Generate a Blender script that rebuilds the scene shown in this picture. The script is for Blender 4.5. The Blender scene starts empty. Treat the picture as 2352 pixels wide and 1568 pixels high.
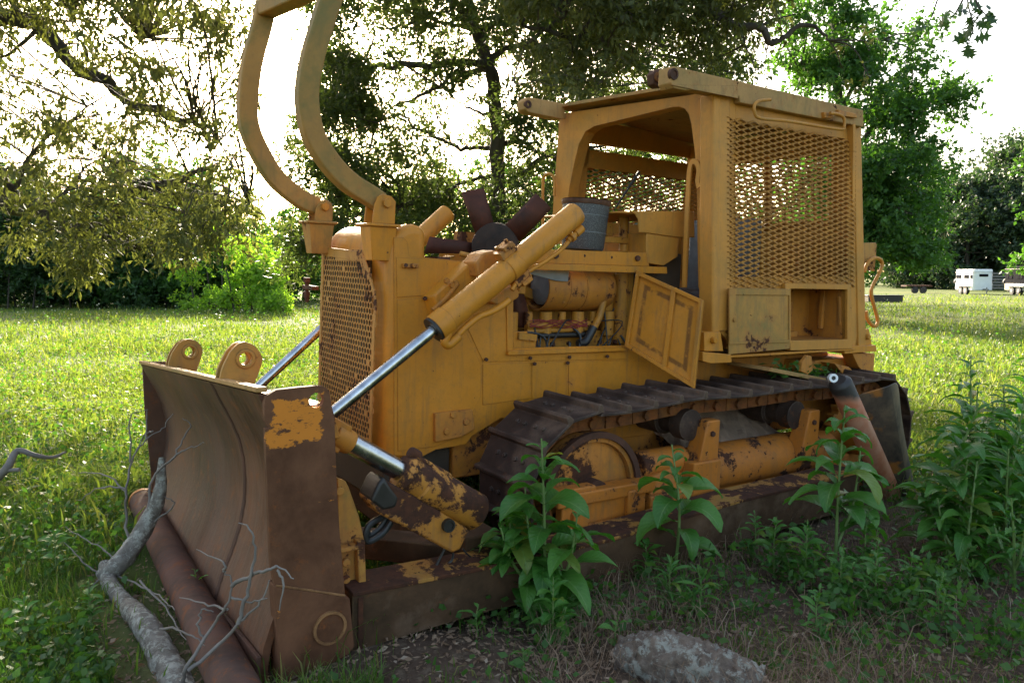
import bpy, bmesh, math, random
import numpy as np
from mathutils import Vector, Matrix
random.seed(7); RNG = np.random.default_rng(11)
scene = bpy.context.scene
COL = scene.collection
# ------------------------------------------------------------------ camera model
F_, CX_, CY_, CAM_H, HZ_ = 1764.0, 1176.0, 784.0, 1.6, 630.0
PITCH = math.atan((CY_ - HZ_) / F_)
def ray(x, y):
    a, b = (x - CX_) / F_, -(y - CY_) / F_
    return np.array([a, math.cos(PITCH) + b * math.sin(PITCH), -math.sin(PITCH) + b * math.cos(PITCH)])
def _n(v): return v / np.linalg.norm(v)
_X = _n(ray(3800, 690)); _Y = ray(-9, 565); _Y = _n(_Y - _X * np.dot(_X, _Y)); _Z = np.cross(_X, _Y)
RM = np.array([_X, _Y, _Z])                       # world -> machine axes
CAMW = np.array([0, 0, CAM_H]); CAML = RM @ CAMW
def L(x, y, X=None, Y=None, Z=None):              # view direction meets a plane of the machine
    d = RM @ ray(x, y)
    i, v = (0, X) if X is not None else (1, Y) if Y is not None else (2, Z)
    return CAML + d * ((v - CAML[i]) / d[i])
def LP(x, y, p, n):
    d = RM @ ray(x, y); p = np.array(p, float); n = np.array(n, float)
    return CAML + d * (np.dot(p - CAML, n) / np.dot(d, n))
def GW(x, y, z=0.0):                              # view direction meets the ground
    d = ray(x, y); return CAMW + d * ((z - CAM_H) / d[2])
def DW(x, y, dist):                               # world point at a forward distance
    d = ray(x, y); return CAMW + d * (dist / d[1])
def m2w(p): return RM.T @ np.array(p, float)
def w2m(p): return RM @ np.array(p, float)
ORIG = np.array([3.4, 4.25, 0.0])                 # machine base point (machine axes)
# ------------------------------------------------------------------ object helpers
def tag(o, label=None, cat=None, group=None, kind=None):
    if label: o['label'] = label
    if cat: o['category'] = cat
    if group: o['group'] = group
    if kind: o['kind'] = kind
    return o
def empty(name, loc=(0, 0, 0), rotm=None, **k):
    o = bpy.data.objects.new(name, None); COL.objects.link(o)
    o.empty_display_size = 0.2
    if rotm is not None:
        m = Matrix([[rotm[i][j] for j in range(3)] for i in range(3)]).to_4x4(); m.translation = Vector(loc); o.matrix_world = m
    else: o.location = loc
    return tag(o, **k)
class MB:
    def __init__(s, off=(0, 0, 0)):
        s.v, s.f, s.off, s.marks = [], [], np.array(off, float), []
    def add(s, vs, fs):
        b = len(s.v); s.marks.append((b, len(s.f))); s.v += [tuple(map(float, q)) for q in vs]; s.f += [tuple(i + b for i in q) for q in fs]; return s
    def pieces(s):                                # one builder per separate piece
        out = []; mk = s.marks + [(len(s.v), len(s.f))]
        for (v0, f0), (v1, f1) in zip(mk[:-1], mk[1:]):
            q = MB(s.off); q.v = s.v[v0:v1]; q.f = [tuple(i - v0 for i in f) for f in s.f[f0:f1]]; out.append(q)
        return out
    def hexa(s, q):                               # 8 corners: 4 of one face, 4 of the opposite one
        return s.add(q, [(0, 3, 2, 1), (4, 5, 6, 7), (0, 1, 5, 4), (1, 2, 6, 5), (2, 3, 7, 6), (3, 0, 4, 7)])
    def box(s, a, b):
        x0, y0, z0 = a; x1, y1, z1 = b
        return s.hexa([(x0, y0, z0), (x1, y0, z0), (x1, y1, z0), (x0, y1, z0), (x0, y0, z1), (x1, y0, z1), (x1, y1, z1), (x0, y1, z1)])
    def obox(s, c, ax, ay, az):                   # box from centre and three half vectors
        c, ax, ay, az = map(lambda t: np.array(t, float), (c, ax, ay, az))
        return s.hexa([c - ax - ay - az, c + ax - ay - az, c + ax + ay - az, c - ax + ay - az, c - ax - ay + az, c + ax - ay + az, c + ax + ay + az, c - ax + ay + az])
    def prism(s, pts, vec):                       # planar polygon swept along vec
        n = len(pts); vec = np.array(vec, float)
        a = [np.array(p, float) for p in pts]; b = [p + vec for p in a]
        return s.add(a + b, [tuple(range(n)), tuple(range(2 * n - 1, n - 1, -1))] + [(i, n + i, n + (i + 1) % n, (i + 1) % n) for i in range(n)])
    def ring(s, outer, inner, vec):               # frame between two loops of the same length
        n = len(outer); vec = np.array(vec, float)
        o = [np.array(p, float) for p in outer]; i = [np.array(p, float) for p in inner]
        vs = o + i + [p + vec for p in o] + [p + vec for p in i]; fs = []
        for k in range(n):
            j = (k + 1) % n
            fs += [(k, j, n + j, n + k), (2 * n + k, 3 * n + k, 3 * n + j, 2 * n + j), (k, 2 * n + k, 2 * n + j, j), (n + k, n + j, 3 * n + j, 3 * n + k)]
        return s.add(vs, fs)
    def tube(s, path, r, seg=12, cap=True, sq=None, up=None, cz=None):
        P = [np.array(p, float) for p in path]; n = len(P)
        rs = r if hasattr(r, '__len__') else [r] * n
        T = []
        for i in range(n):
            t = P[min(i + 1, n - 1)] - P[max(i - 1, 0)]; T.append(t / (np.linalg.norm(t) + 1e-12))
        u = np.array(up, float) if up is not None else (np.array([0, 0, 1.]) if abs(T[0][2]) < .9 else np.array([1., 0, 0]))
        vs = []
        for i in range(n):
            u = u - T[i] * np.dot(u, T[i]); u = u / (np.linalg.norm(u) + 1e-12); w = np.cross(T[i], u)
            if up is not None:
                uu = np.array(up, float); uu = uu - T[i] * np.dot(uu, T[i]); u = uu / (np.linalg.norm(uu) + 1e-12); w = np.cross(T[i], u)
            if sq:
                hw, hh = (sq[i] if hasattr(sq[0], '__len__') else sq)
                for a, b in ((-1, -1), (1, -1), (1, 1), (-1, 1)): vs.append(P[i] + w * a * hw + u * b * hh)
            else:
                for k in range(seg):
                    an = 2 * math.pi * k / seg; vs.append(P[i] + (u * math.cos(an) + w * math.sin(an)) * rs[i])
        m = 4 if sq else seg; fs = []
        for i in range(n - 1):
            for k in range(m): fs.append((i * m + k, i * m + (k + 1) % m, (i + 1) * m + (k + 1) % m, (i + 1) * m + k))
        if cap: fs += [tuple(range(m - 1, -1, -1)), tuple(range((n - 1) * m, n * m))]
        return s.add(vs, fs)
    def cyl(s, a, b, r, seg=20, r2=None): return s.tube([a, b], [r, r if r2 is None else r2], seg)
    def pipe(s, a, b, ro, ri, seg=20):            # hollow cylinder
        a, b = np.array(a, float), np.array(b, float); t = (b - a) / np.linalg.norm(b - a)
        u = np.array([0, 0, 1.]) if abs(t[2]) < .9 else np.array([1., 0, 0]); u = u - t * np.dot(u, t); u /= np.linalg.norm(u); w = np.cross(t, u)
        L4 = [[c + (u * math.cos(2 * math.pi * k / seg) + w * math.sin(2 * math.pi * k / seg)) * r for k in range(seg)] for c, r in ((a, ro), (b, ro), (b, ri), (a, ri))]
        vs = sum(L4, []); fs = []
        for q in range(4):
            for k in range(seg): fs.append((q * seg + k, q * seg + (k + 1) % seg, ((q + 1) % 4) * seg + (k + 1) % seg, ((q + 1) % 4) * seg + k))
        return s.add(vs, fs)
    def bolt(s, c, ax, r, h):
        c = np.array(c, float); ax = _n(np.array(ax, float)); return s.tube([c - ax * .002, c + ax * h], r, 6)
    def grid(s, rows):                            # rows of equal length -> sheet
        n, m = len(rows), len(rows[0]); vs = [p for r in rows for p in r]
        return s.add(vs, [(i * m + j, i * m + j + 1, (i + 1) * m + j + 1, (i + 1) * m + j) for i in range(n - 1) for j in range(m - 1)])
    def build(s, name, mat, parent=None, bevel=0, smooth=35, solid=0, seg=2, sub=0, loc=None):
        me = bpy.data.meshes.new(name)
        me.from_pydata([tuple(np.array(q) - s.off) for q in s.v], [], s.f); me.update()
        bm = bmesh.new(); bm.from_mesh(me); bmesh.ops.recalc_face_normals(bm, faces=bm.faces); bm.to_mesh(me); bm.free()
        if smooth:
            me.polygons.foreach_set('use_smooth', [True] * len(me.polygons))
            try: me.set_sharp_from_angle(angle=math.radians(smooth))
            except Exception: pass
        o = bpy.data.objects.new(name, me); COL.objects.link(o)
        if mat: me.materials.append(mat)
        if parent is not None: o.parent = parent
        if loc is not None: o.location = loc
        if solid:
            m = o.modifiers.new('s', 'SOLIDIFY'); m.thickness = solid; m.offset = 0
        if sub:
            m = o.modifiers.new('u', 'SUBSURF'); m.levels = m.render_levels = sub
        if bevel:
            m = o.modifiers.new('b', 'BEVEL'); m.width = bevel; m.segments = seg; m.limit_method = 'ANGLE'; m.angle_limit = math.radians(40); m.harden_normals = False
        return o
def fast_mesh(name, V, Fq, mat, n=4, smooth=False, parent=None):   # many equal faces at once
    me = bpy.data.meshes.new(name); V = np.asarray(V, np.float32); Fq = np.asarray(Fq, np.int32)
    me.vertices.add(len(V)); me.vertices.foreach_set('co', V.ravel())
    me.loops.add(Fq.size); me.loops.foreach_set('vertex_index', Fq.ravel())
    me.polygons.add(len(Fq)); me.polygons.foreach_set('loop_start', np.arange(0, Fq.size, n, dtype=np.int32))
    if smooth: me.polygons.foreach_set('use_smooth', np.ones(len(Fq), bool))
    me.update(calc_edges=True)
    o = bpy.data.objects.new(name, me); COL.objects.link(o)
    if mat: me.materials.append(mat)
    if parent is not None: o.parent = parent
    return o
def spline(pts, n=8):                             # smooth polyline through points
    P = [np.array(p, float) for p in pts]; P = [2 * P[0] - P[1]] + P + [2 * P[-1] - P[-2]]; out = []
    for i in range(1, len(P) - 2):
        a, b, c, d = P[i - 1:i + 3]
        for k in range(n):
            t = k / n; out.append(.5 * ((2 * b) + (c - a) * t + (2 * a - 5 * b + 4 * c - d) * t * t + (3 * b - a - 3 * c + d) * t ** 3))
    out.append(P[-2]); return out
# ------------------------------------------------------------------ materials
class NT:
    def __init__(s, name):
        s.m = bpy.data.materials.new(name); s.m.use_nodes = True; s.t = s.m.node_tree; s.t.nodes.clear()
        s.out = s.t.nodes.new('ShaderNodeOutputMaterial')
    def n(s, typ, **k):
        q = s.t.nodes.new(typ)
        for a, v in k.items():
            if a.startswith('i_'): q.inputs[a[2:].replace('_', ' ')].default_value = v
            else: setattr(q, a, v)
        return q
    def l(s, a, b): s.t.links.new(a, b)
    def coord(s, scale=(1, 1, 1), kind='Object'):
        c = s.n('ShaderNodeTexCoord'); m = s.n('ShaderNodeMapping'); m.inputs['Scale'].default_value = scale
        s.l(c.outputs[kind], m.inputs[0]); return m.outputs[0]
    def noise(s, scale, detail=5, rough=.6, vec=None, dist=0):
        q = s.n('ShaderNodeTexNoise'); q.inputs['Scale'].default_value = scale; q.inputs['Detail'].default_value = detail
        q.inputs['Roughness'].default_value = rough; q.inputs['Distortion'].default_value = dist
        if vec is not None: s.l(vec, q.inputs['Vector'])
        return q.outputs[0]
    def ramp(s, fac, a, b, ca=(0, 0, 0, 1), cb=(1, 1, 1, 1)):
        q = s.n('ShaderNodeValToRGB'); q.color_ramp.elements[0].position = a; q.color_ramp.elements[1].position = b
        q.color_ramp.elements[0].color = ca; q.color_ramp.elements[1].color = cb; s.l(fac, q.inputs[0]); return q.outputs[0]
    def mix(s, fac, a, b, typ='MIX'):
        q = s.n('ShaderNodeMix', data_type='RGBA', blend_type=typ)
        for v, i in ((fac, 0), (a, 6), (b, 7)):
            if isinstance(v, (int, float)): q.inputs[i].default_value = v
            elif isinstance(v, tuple): q.inputs[i].default_value = v if len(v) == 4 else v + (1,)
            else: s.l(v, q.inputs[i])
        return q.outputs[2]
    def math(s, op, a, b=None, clamp=False):
        q = s.n('ShaderNodeMath', operation=op, use_clamp=clamp)
        for v, i in ((a, 0), (b, 1)):
            if v is None: continue
            if isinstance(v, (int, float)): q.inputs[i].default_value = v
            else: s.l(v, q.inputs[i])
        return q.outputs[0]
    def bump(s, h, st=.3, d=.01):
        q = s.n('ShaderNodeBump'); q.inputs['Strength'].default_value = st; q.inputs['Distance'].default_value = d; s.l(h, q.inputs['Height']); return q.outputs[0]
    def bsdf(s, col, rough=.6, metal=0., normal=None, spec=.5):
        q = s.n('ShaderNodeBsdfPrincipled')
        for v, k in ((col, 'Base Color'), (rough, 'Roughness'), (metal, 'Metallic'), (spec, 'Specular IOR Level')):
            if isinstance(v, (int, float)): q.inputs[k].default_value = v
            elif isinstance(v, tuple): q.inputs[k].default_value = v if len(v) == 4 else v + (1,)
            else: s.l(v, q.inputs[k])
        if normal is not None: s.l(normal, q.inputs['Normal'])
        s.l(q.outputs[0], s.out.inputs[0]); return q
RUST = (.085, .030, .014); RUST_D = (.030, .014, .009)
def paint(name, base, rust=.5, chips=.5, moss=.0, dirt=.4, rough=.45, flake=None, rscale=3.0, pale=None):
    """weathered enamel: faded patches, chips with rust, dirt runs, a little algae"""
    t = NT(name); v = t.coord()
    n1 = t.noise(1.7, 6, .62, v); pl = pale or tuple(min(1, c * 1.12 + .012) for c in base)
    col = t.mix(t.ramp(n1, .35, .7), tuple(c * .86 for c in base), pl)
    vs = t.coord((9, 9, .9)); n2 = t.noise(2.2, 5, .65, vs)                       # runs
    col = t.mix(t.math('MULTIPLY', t.ramp(n2, .52, .78), dirt), col, (.16, .10, .045))
    ng = t.noise(26, 6, .75, v); col = t.mix(t.math('MULTIPLY', t.ramp(ng, .5, .75), dirt * .55), col, (.14, .085, .04))
    if moss:
        nm = t.noise(2.6, 8, .7, v, .4); col = t.mix(t.math('MULTIPLY', t.ramp(nm, .47, .66), moss), col, (.15, .13, .04))
    na = t.noise(rscale, 9, .72, v, .15); nb = t.noise(38, 4, .6, v)
    bv = t.n('ShaderNodeBevel', samples=3); bv.inputs[0].default_value = .010; gm = t.n('ShaderNodeNewGeometry'); vd = t.n('ShaderNodeVectorMath', operation='DOT_PRODUCT')
    t.l(bv.outputs[0], vd.inputs[0]); t.l(gm.outputs['Normal'], vd.inputs[1]); edge = t.ramp(t.math('SUBTRACT', 1.0, vd.outputs['Value']), .02, .22)
    emask = t.ramp(t.math('MULTIPLY', edge, t.math('ADD', t.noise(9, 6, .75, v), .10)), .47, .58)
    nd = t.noise(.55, 3, .5, v); col = t.mix(t.math('MULTIPLY', t.ramp(nd, .42, .62), .22), col, tuple(c * .62 for c in base))
    big = t.ramp(t.math('ADD', na, t.math('MULTIPLY', nb, .10)), .785 - .22 * rust, .815 - .22 * rust)
    spots = t.ramp(t.noise(21, 3, .5, v), .80 - .10 * chips, .815 - .10 * chips)
    spots2 = t.ramp(t.noise(70, 2, .5, v), .79 - .06 * chips, .81 - .06 * chips)
    msk = t.math('MAXIMUM', t.math('MAXIMUM', t.math('MAXIMUM', big, spots), spots2), t.math('MULTIPLY', emask, .65))
    rc = t.mix(t.ramp(t.noise(16, 6, .7, v), .35, .65), RUST_D, RUST)
    halo = t.ramp(t.math('ADD', na, t.math('MULTIPLY', nb, .10)), .70 - .22 * rust, .80 - .22 * rust)
    col = t.mix(t.math('MULTIPLY', halo, .5), col, (.33, .12, .03))
    col = t.mix(msk, col, rc)
    r = t.math('ADD', t.math('MULTIPLY', msk, .35), t.math('ADD', rough, t.math('MULTIPLY', t.math('SUBTRACT', n1, .5), .3)), True)
    h = t.math('SUBTRACT', t.math('MULTIPLY', t.noise(11, 6, .6, v), .5), t.math('MULTIPLY', msk, .35))
    bb = t.n('ShaderNodeBump'); bb.inputs['Strength'].default_value = .35; bb.inputs['Distance'].default_value = .03; t.l(t.noise(2.3, 2, .5, v), bb.inputs['Height']); b2 = t.n('ShaderNodeBump'); b2.inputs['Strength'].default_value = .45; b2.inputs['Distance'].default_value = .008; t.l(h, b2.inputs['Height']); t.l(bb.outputs[0], b2.inputs['Normal'])
    t.bsdf(col, r, 0, b2.outputs[0], .3); return t.m
def rusty(name, a, b, rough=.7, streak=0, orange=.15, scale=4, patch=None, worn=None):
    t = NT(name); v = t.coord(); n1 = t.noise(scale, 9, .68, v, .3)
    col = t.mix(t.ramp(n1, .33, .68), a, b)
    if streak:
        v2 = t.coord((1.2, 14, 1.0)); col = t.mix(t.math('MULTIPLY', t.ramp(t.noise(3, 6, .6, v2), .42, .7), streak), col, (.17, .115, .09)); col = t.mix(t.math('MULTIPLY', t.ramp(t.noise(1.1, 4, .6, v), .45, .65), .35), col, (.085, .060, .050))
    sp = t.ramp(t.noise(13, 8, .75, v), .66 - orange * .4, .78 - orange * .4); col = t.mix(t.math('MULTIPLY', sp, .8), col, (.20, .062, .018))
    if worn:                                       # rubbed, lighter edges
        bv = t.n('ShaderNodeBevel', samples=3); bv.inputs[0].default_value = .012; gm = t.n('ShaderNodeNewGeometry'); vd = t.n('ShaderNodeVectorMath', operation='DOT_PRODUCT')
        t.l(bv.outputs[0], vd.inputs[0]); t.l(gm.outputs['Normal'], vd.inputs[1]); e = t.math('MULTIPLY', t.ramp(t.math('SUBTRACT', 1.0, vd.outputs['Value']), .02, .2), t.ramp(t.noise(8, 6, .7, v), .38, .6)); col = t.mix(t.math('MULTIPLY', e, .8), col, worn)
        col = t.mix(t.math('MULTIPLY', t.ramp(t.noise(2.7, 7, .7, v), .50, .62), .55), col, (.150, .095, .062))
    if patch:                                      # left-over paint inside a region of the plate, (centre, half size, colour)
        c, hs, pc = patch; tc = t.n('ShaderNodeTexCoord'); m = None
        sx = t.n('ShaderNodeSeparateXYZ'); t.l(tc.outputs['Object'], sx.inputs[0]); jit = t.noise(5, 9, .72, v)
        for i in (0, 2):
            dd = t.math('DIVIDE', t.math('ABSOLUTE', t.math('SUBTRACT', sx.outputs[i], c[i])), hs[i])
            m = dd if m is None else t.math('MAXIMUM', m, dd)
        m = t.math('ADD', m, t.math('MULTIPLY', t.math('SUBTRACT', jit, .5), 2.2))
        m = t.math('SUBTRACT', 1.0, t.ramp(m, .93, .97)); sc = t.ramp(t.noise(19, 8, .75, t.coord((1, 1, 2.2))), .57, .60)
        m = t.math('MULTIPLY', m, t.math('SUBTRACT', 1.0, sc)); m = t.math('MAXIMUM', m, t.math('MULTIPLY', t.ramp(t.noise(5.5, 7, .7, t.coord((1, 1, 2.6)), .3), .685, .70), .8)); col = t.mix(m, col, t.mix(n1, pc, tuple(min(1, q * 1.3) for q in pc)))
    t.bsdf(col, t.math('ADD', rough, t.math('MULTIPLY', t.math('SUBTRACT', n1, .5), .4), True), 0, t.bump(t.noise(30, 8, .7, v), .5, .004), .22); return t.m
def plain(name, col, rough=.6, metal=0., var=.25, scale=8, bump=.2):
    t = NT(name); v = t.coord(); n = t.noise(scale, 6, .65, v)
    c = t.mix(t.ramp(n, .3, .7), tuple(q * (1 - var) for q in col), tuple(min(1, q * (1 + var)) for q in col))
    t.bsdf(c, t.math('ADD', rough, t.math('MULTIPLY', t.math('SUBTRACT', n, .5), .3), True), metal, t.bump(t.noise(scale * 5, 5, .6, v), bump, .004)); return t.m
def leafmat(name, c1, c2, trans=.45, rough=.5, c3=None, tcol=None, big=.25):
    """two-sided leaf: colour differs leaf to leaf, light passes through"""
    t = NT(name); g = t.n('ShaderNodeNewGeometry'); r = g.outputs['Random Per Island']
    col = t.mix(r, c1, c2)
    if c3: col = t.mix(t.ramp(r, .86, .9), col, c3)
    nb = t.noise(big, 3, .5, t.coord()); col = t.mix(t.math('MULTIPLY', t.ramp(nb, .35, .65), .45), col, tuple(min(1, q * 1.45) for q in c2))
    p = t.n('ShaderNodeBsdfPrincipled'); t.l(col, p.inputs['Base Color']); p.inputs['Roughness'].default_value = rough; p.inputs['Specular IOR Level'].default_value = .35
    tr = t.n('ShaderNodeBsdfTranslucent'); t.l(t.mix(1.0, col, tcol or (1.5, 1.7, .55), 'MULTIPLY'), tr.inputs[0])
    m = t.n('ShaderNodeMixShader'); m.inputs[0].default_value = trans; t.l(p.outputs[0], m.inputs[1]); t.l(tr.outputs[0], m.inputs[2]); t.l(m.outputs[0], t.out.inputs[0]); return t.m
def barkmat(name, a, b, lichen=None, scale=5, stretch=(1, 1, .25)):
    t = NT(name); v = t.coord(stretch); n = t.noise(scale, 9, .72, v, .3); col = t.mix(t.ramp(n, .35, .65), a, b)
    if lichen:
        nl = t.noise(scale * 1.3, 9, .75, t.coord(), .2); col = t.mix(t.ramp(nl, .50, .56), col, t.mix(t.noise(30, 4, .6), lichen, tuple(q * .6 for q in lichen)))
    t.bsdf(col, .85, 0, t.bump(n, .9, .02), .2); return t.m
M = {}
YEL = (.53, .200, .012)
M['yellow'] = paint('yellow_paint', YEL, .27, .50, .18, .62, .46, rscale=4)
M['yellow_cab'] = paint('yellow_cab_paint', (.50, .208, .026), .28, .45, .32, .45, .55, rscale=4)
M['yellow_moss'] = paint('yellow_mossy_paint', (.40, .19, .034), .62, .7, .8, .8, .6, rscale=4)
M['yellow_dirty'] = paint('yellow_dirty_paint', (.46, .172, .018), .70, .7, .15, .9, .6, rscale=4)
M['orange_dirty'] = paint('orange_dirty_paint', (.50, .158, .014), .80, .9, .1, .8, .6, rscale=4.5)
M['flaked'] = paint('flaked_paint', (.50, .215, .025), 1.14, .6, 0, .5, .55, rscale=3.2)
M['engine'] = paint('engine_paint', (.44, .19, .018), .68, .9, 0, .9, .5, rscale=8)
M['beam'] = paint('beam_paint', (.38, .205, .065), .52, .8, .45, .8, .7, rscale=6)
M['grille'] = paint('grille_paint', (.43, .21, .040), .62, .5, .15, .5, .6, rscale=2.4)
M['rust_blade'] = rusty('blade_rust', (.050, .020, .010), (.165, .070, .036), .62, .30, .27, 2.6)
M['rust_plate'] = rusty('plate_rust', (.070, .027, .012), (.160, .070, .036), .78, 0, .22, patch=((.900 - 3.4, 0, .985), (.098, 1, .092), (.48, .165, .022)))
M['rust'] = rusty('dark_rust', (.040, .020, .014), (.110, .048, .030), .75, 0, .2)
M['rust_pipe'] = rusty('pipe_rust', (.040, .018, .012), (.150, .068, .046), .85, .15, .34, 3)
M['track'] = rusty('track_steel', (.024, .014, .010), (.066, .039, .029), .72, 0, .17, 6, worn=(.20, .15, .125))
M['chain'] = rusty('chain_rust', (.05, .02, .012), (.22, .085, .022), .8, 0, .5, 14)
M['armrust'] = rusty('arm_rust', (.034, .019, .009), (.105, .055, .028), .8, 0, .16, 3, worn=(.22, .13, .06))
M['fan'] = rusty('fan_rust', (.035, .015, .010), (.110, .034, .018), .65, 0, .12, 4)
M['fanhub'] = rusty('hub_metal', (.020, .014, .011), (.055, .036, .026), .75, 0, .05, 5)
M['chrome'] = plain('chrome_rod', (.46, .46, .47), .24, 1., .35, 14, .08)
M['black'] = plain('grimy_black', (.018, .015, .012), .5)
M['rubber'] = plain('black_rubber', (.02, .02, .02), .45)
M['dirt'] = plain('packed_dirt', (.21, .135, .088), .95, 0, .4, 7, 1.)
M['dark'] = plain('cavity_shade', (.05, .035, .02), .8)  # shade of the recesses put into a dark colour
M['greymetal'] = plain('grey_metal', (.16, .17, .18), .5, .3)
M['seat'] = plain('cracked_grey_vinyl', (.13, .13, .14), .6, 0, .4)
M['white'] = plain('white_metal', (.75, .76, .78), .4, 0, .06, 2, .02)
M['silver'] = plain('galvanised_sheet', (.45, .46, .5), .35, .5, .1, 3, .02)
M['navy'] = plain('dark_trailer_paint', (.02, .02, .03), .75, 0, .15, 2, .02)
tn = NT('matt_black_trailer'); tn.bsdf((.010, .010, .014), .9, 0, None, .05); M['navy'] = tn.m
M['cream'] = plain('cream_trailer_paint', (.45, .43, .36), .4, 0, .1, 2, .02)
M['tyre'] = plain('tyre_rubber', (.02, .02, .022), .7)
M['fence'] = plain('weathered_fence_boards', (.14, .13, .12), .9, 0, .3, 4)
M['bark'] = barkmat('oak_bark', (.035, .028, .022), (.10, .085, .07))
M['bark_far'] = barkmat('grey_bark', (.06, .055, .045), (.15, .135, .115))
M['lichen'] = barkmat('lichen_bark', (.12, .10, .08), (.27, .24, .20), (.46, .44, .37), 17, (1, 1, 1))
M['rotten'] = barkmat('rotten_bark', (.09, .062, .046), (.22, .165, .125), (.36, .34, .28), 14, (1, 1, 1))
M['rotwood'] = plain('split_wood', (.42, .29, .20), .9, 0, .35, 14, .8)
M['twig'] = plain('dead_twig_grey', (.17, .145, .125), .85, 0, .35, 9)
M['oakleaf'] = leafmat('oak_leaves', (.036, .058, .022), (.080, .104, .034), .5, tcol=(1.3, 1.4, .6))
M['oakleaf2'] = leafmat('oak_leaves_olive', (.044, .060, .022), (.098, .108, .036), .5, tcol=(1.3, 1.3, .6))
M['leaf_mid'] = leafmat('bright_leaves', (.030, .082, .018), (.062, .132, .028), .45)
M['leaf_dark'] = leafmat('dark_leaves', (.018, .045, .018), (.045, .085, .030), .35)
M['leaf_lit'] = leafmat('sunlit_yellow_green_leaves', (.14, .25, .035), (.26, .38, .06), .6)  # brightness of sunlit foliage put into the leaf colour
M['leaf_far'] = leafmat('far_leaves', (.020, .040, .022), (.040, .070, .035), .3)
def bigleaf():
    t = NT('broad_leaf'); g = t.n('ShaderNodeNewGeometry'); r = g.outputs['Random Per Island']
    uv = t.n('ShaderNodeUVMap'); s = t.n('ShaderNodeSeparateXYZ'); t.l(uv.outputs[0], s.inputs[0])
    col = t.mix(r, (.042, .140, .018), (.090, .220, .034)); col = t.mix(t.ramp(r, .93, .95), col, (.26, .24, .04)); au = t.math('ABSOLUTE', t.math('SUBTRACT', s.outputs[0], .5))
    rib = t.ramp(au, .012, .035, (1, 1, 1, 1), (0, 0, 0, 1))
    w = t.math('SINE', t.math('MULTIPLY', t.math('SUBTRACT', s.outputs[1], t.math('MULTIPLY', au, .42)), 62.)); vein = t.ramp(w, .93, .99)
    col = t.mix(t.math('MULTIPLY', t.math('MAXIMUM', rib, t.math('MULTIPLY', vein, .45)), .6), col, (.16, .28, .08))
    col = t.mix(t.math('MULTIPLY', t.ramp(t.noise(40, 4, .6), .55, .75), .4), col, (.02, .06, .015)); col = t.mix(t.ramp(t.noise(16, 6, .75, t.coord()), .70, .73), col, (.10, .065, .025))
    p = t.n('ShaderNodeBsdfPrincipled'); t.l(col, p.inputs['Base Color']); p.inputs['Roughness'].default_value = .42; p.inputs['Specular IOR Level'].default_value = .45
    t.l(t.bump(t.math('MULTIPLY', w, .5), .3, .003), p.inputs['Normal'])
    tr = t.n('ShaderNodeBsdfTranslucent'); t.l(t.mix(1.0, col, (1.4, 1.7, .5), 'MULTIPLY'), tr.inputs[0])
    m = t.n('ShaderNodeMixShader'); m.inputs[0].default_value = .35; t.l(p.outputs[0], m.inputs[1]); t.l(tr.outputs[0], m.inputs[2]); t.l(m.outputs[0], t.out.inputs[0]); return t.m
M['bigleaf'] = bigleaf()
M['stem'] = plain('green_stem', (.12, .19, .05), .5, 0, .2)
M['grass'] = leafmat('grass_blades', (.050, .115, .018), (.110, .180, .030), .5, .5, (.26, .22, .10), (1.4, 1.5, .6), .35)
M['meadow'] = leafmat('meadow_tufts', (.068, .125, .026), (.150, .185, .042), .5, .6, (.24, .23, .09), (1.35, 1.45, .55), .6)
M['litter'] = leafmat('dead_leaf_litter', (.12, .068, .042), (.30, .20, .13), .2, .8, (.33, .26, .19), (1.2, 1.0, .7), 2)
def groundmat():
    t = NT('ground_soil_grass'); v = t.coord()
    d = t.mix(t.ramp(t.noise(2.5, 9, .7, v), .3, .7), (.060, .036, .024), (.13, .085, .058)); d = t.mix(t.math('MULTIPLY', t.ramp(t.noise(22, 6, .7, v), .5, .65), .6), d, (.20, .15, .10))
    g = t.mix(t.ramp(t.noise(.9, 8, .7, v), .3, .7), (.045, .075, .018), (.11, .14, .035)); g = t.mix(t.math('MULTIPLY', t.ramp(t.noise(.11, 5, .6, v), .45, .65), .5), g, (.19, .19, .06))
    tc = t.n('ShaderNodeTexCoord'); s = t.n('ShaderNodeSeparateXYZ'); t.l(tc.outputs['Object'], s.inputs[0])
    # bare soil round the machine and towards the near right, grass elsewhere
    dx = t.math('SUBTRACT', s.outputs[0], 1.2); dx = t.math('MINIMUM', dx, t.math('MULTIPLY', dx, 1.5)); dy = t.math('SUBTRACT', s.outputs[1], 3.4); rr = t.math('SQRT', t.math('ADD', t.math('MULTIPLY', t.math('MULTIPLY', dx, dx), .28), t.math('MULTIPLY', dy, dy)))
    k = t.ramp(t.math('ADD', t.math('MULTIPLY', rr, .2), t.math('MULTIPLY', t.noise(1.6, 6, .7, v), .4)), .50, .72)
    col = t.mix(k, d, g)
    t.bsdf(col, .95, 0, t.bump(t.noise(14, 8, .75, v), .8, .03), .15); return t.m
M['ground'] = groundmat()

M['guard_paint'] = paint('guard_mossy_shaded_paint', (.36, .185, .045), .40, .5, .95, .7, .65, rscale=3)  # moss, with shade on the arms put into the darker base
M['arm_top'] = paint('arm_top_paint', (.38, .19, .03), 1.30, .8, .5, 1., .7, rscale=4)
M['ring'] = rusty('ring_rust', (.10, .045, .02), (.34, .17, .07), .75, 0, .2, 16)
M['idler_paint'] = paint('idler_dirty_paint', (.46, .165, .018), .98, .8, .5, 1., .7, rscale=3)
M['grimy'] = paint('grimy_flaked_paint', (.46, .19, .02), 1.08, .9, 0, 1., .55, rscale=2.4)
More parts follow.
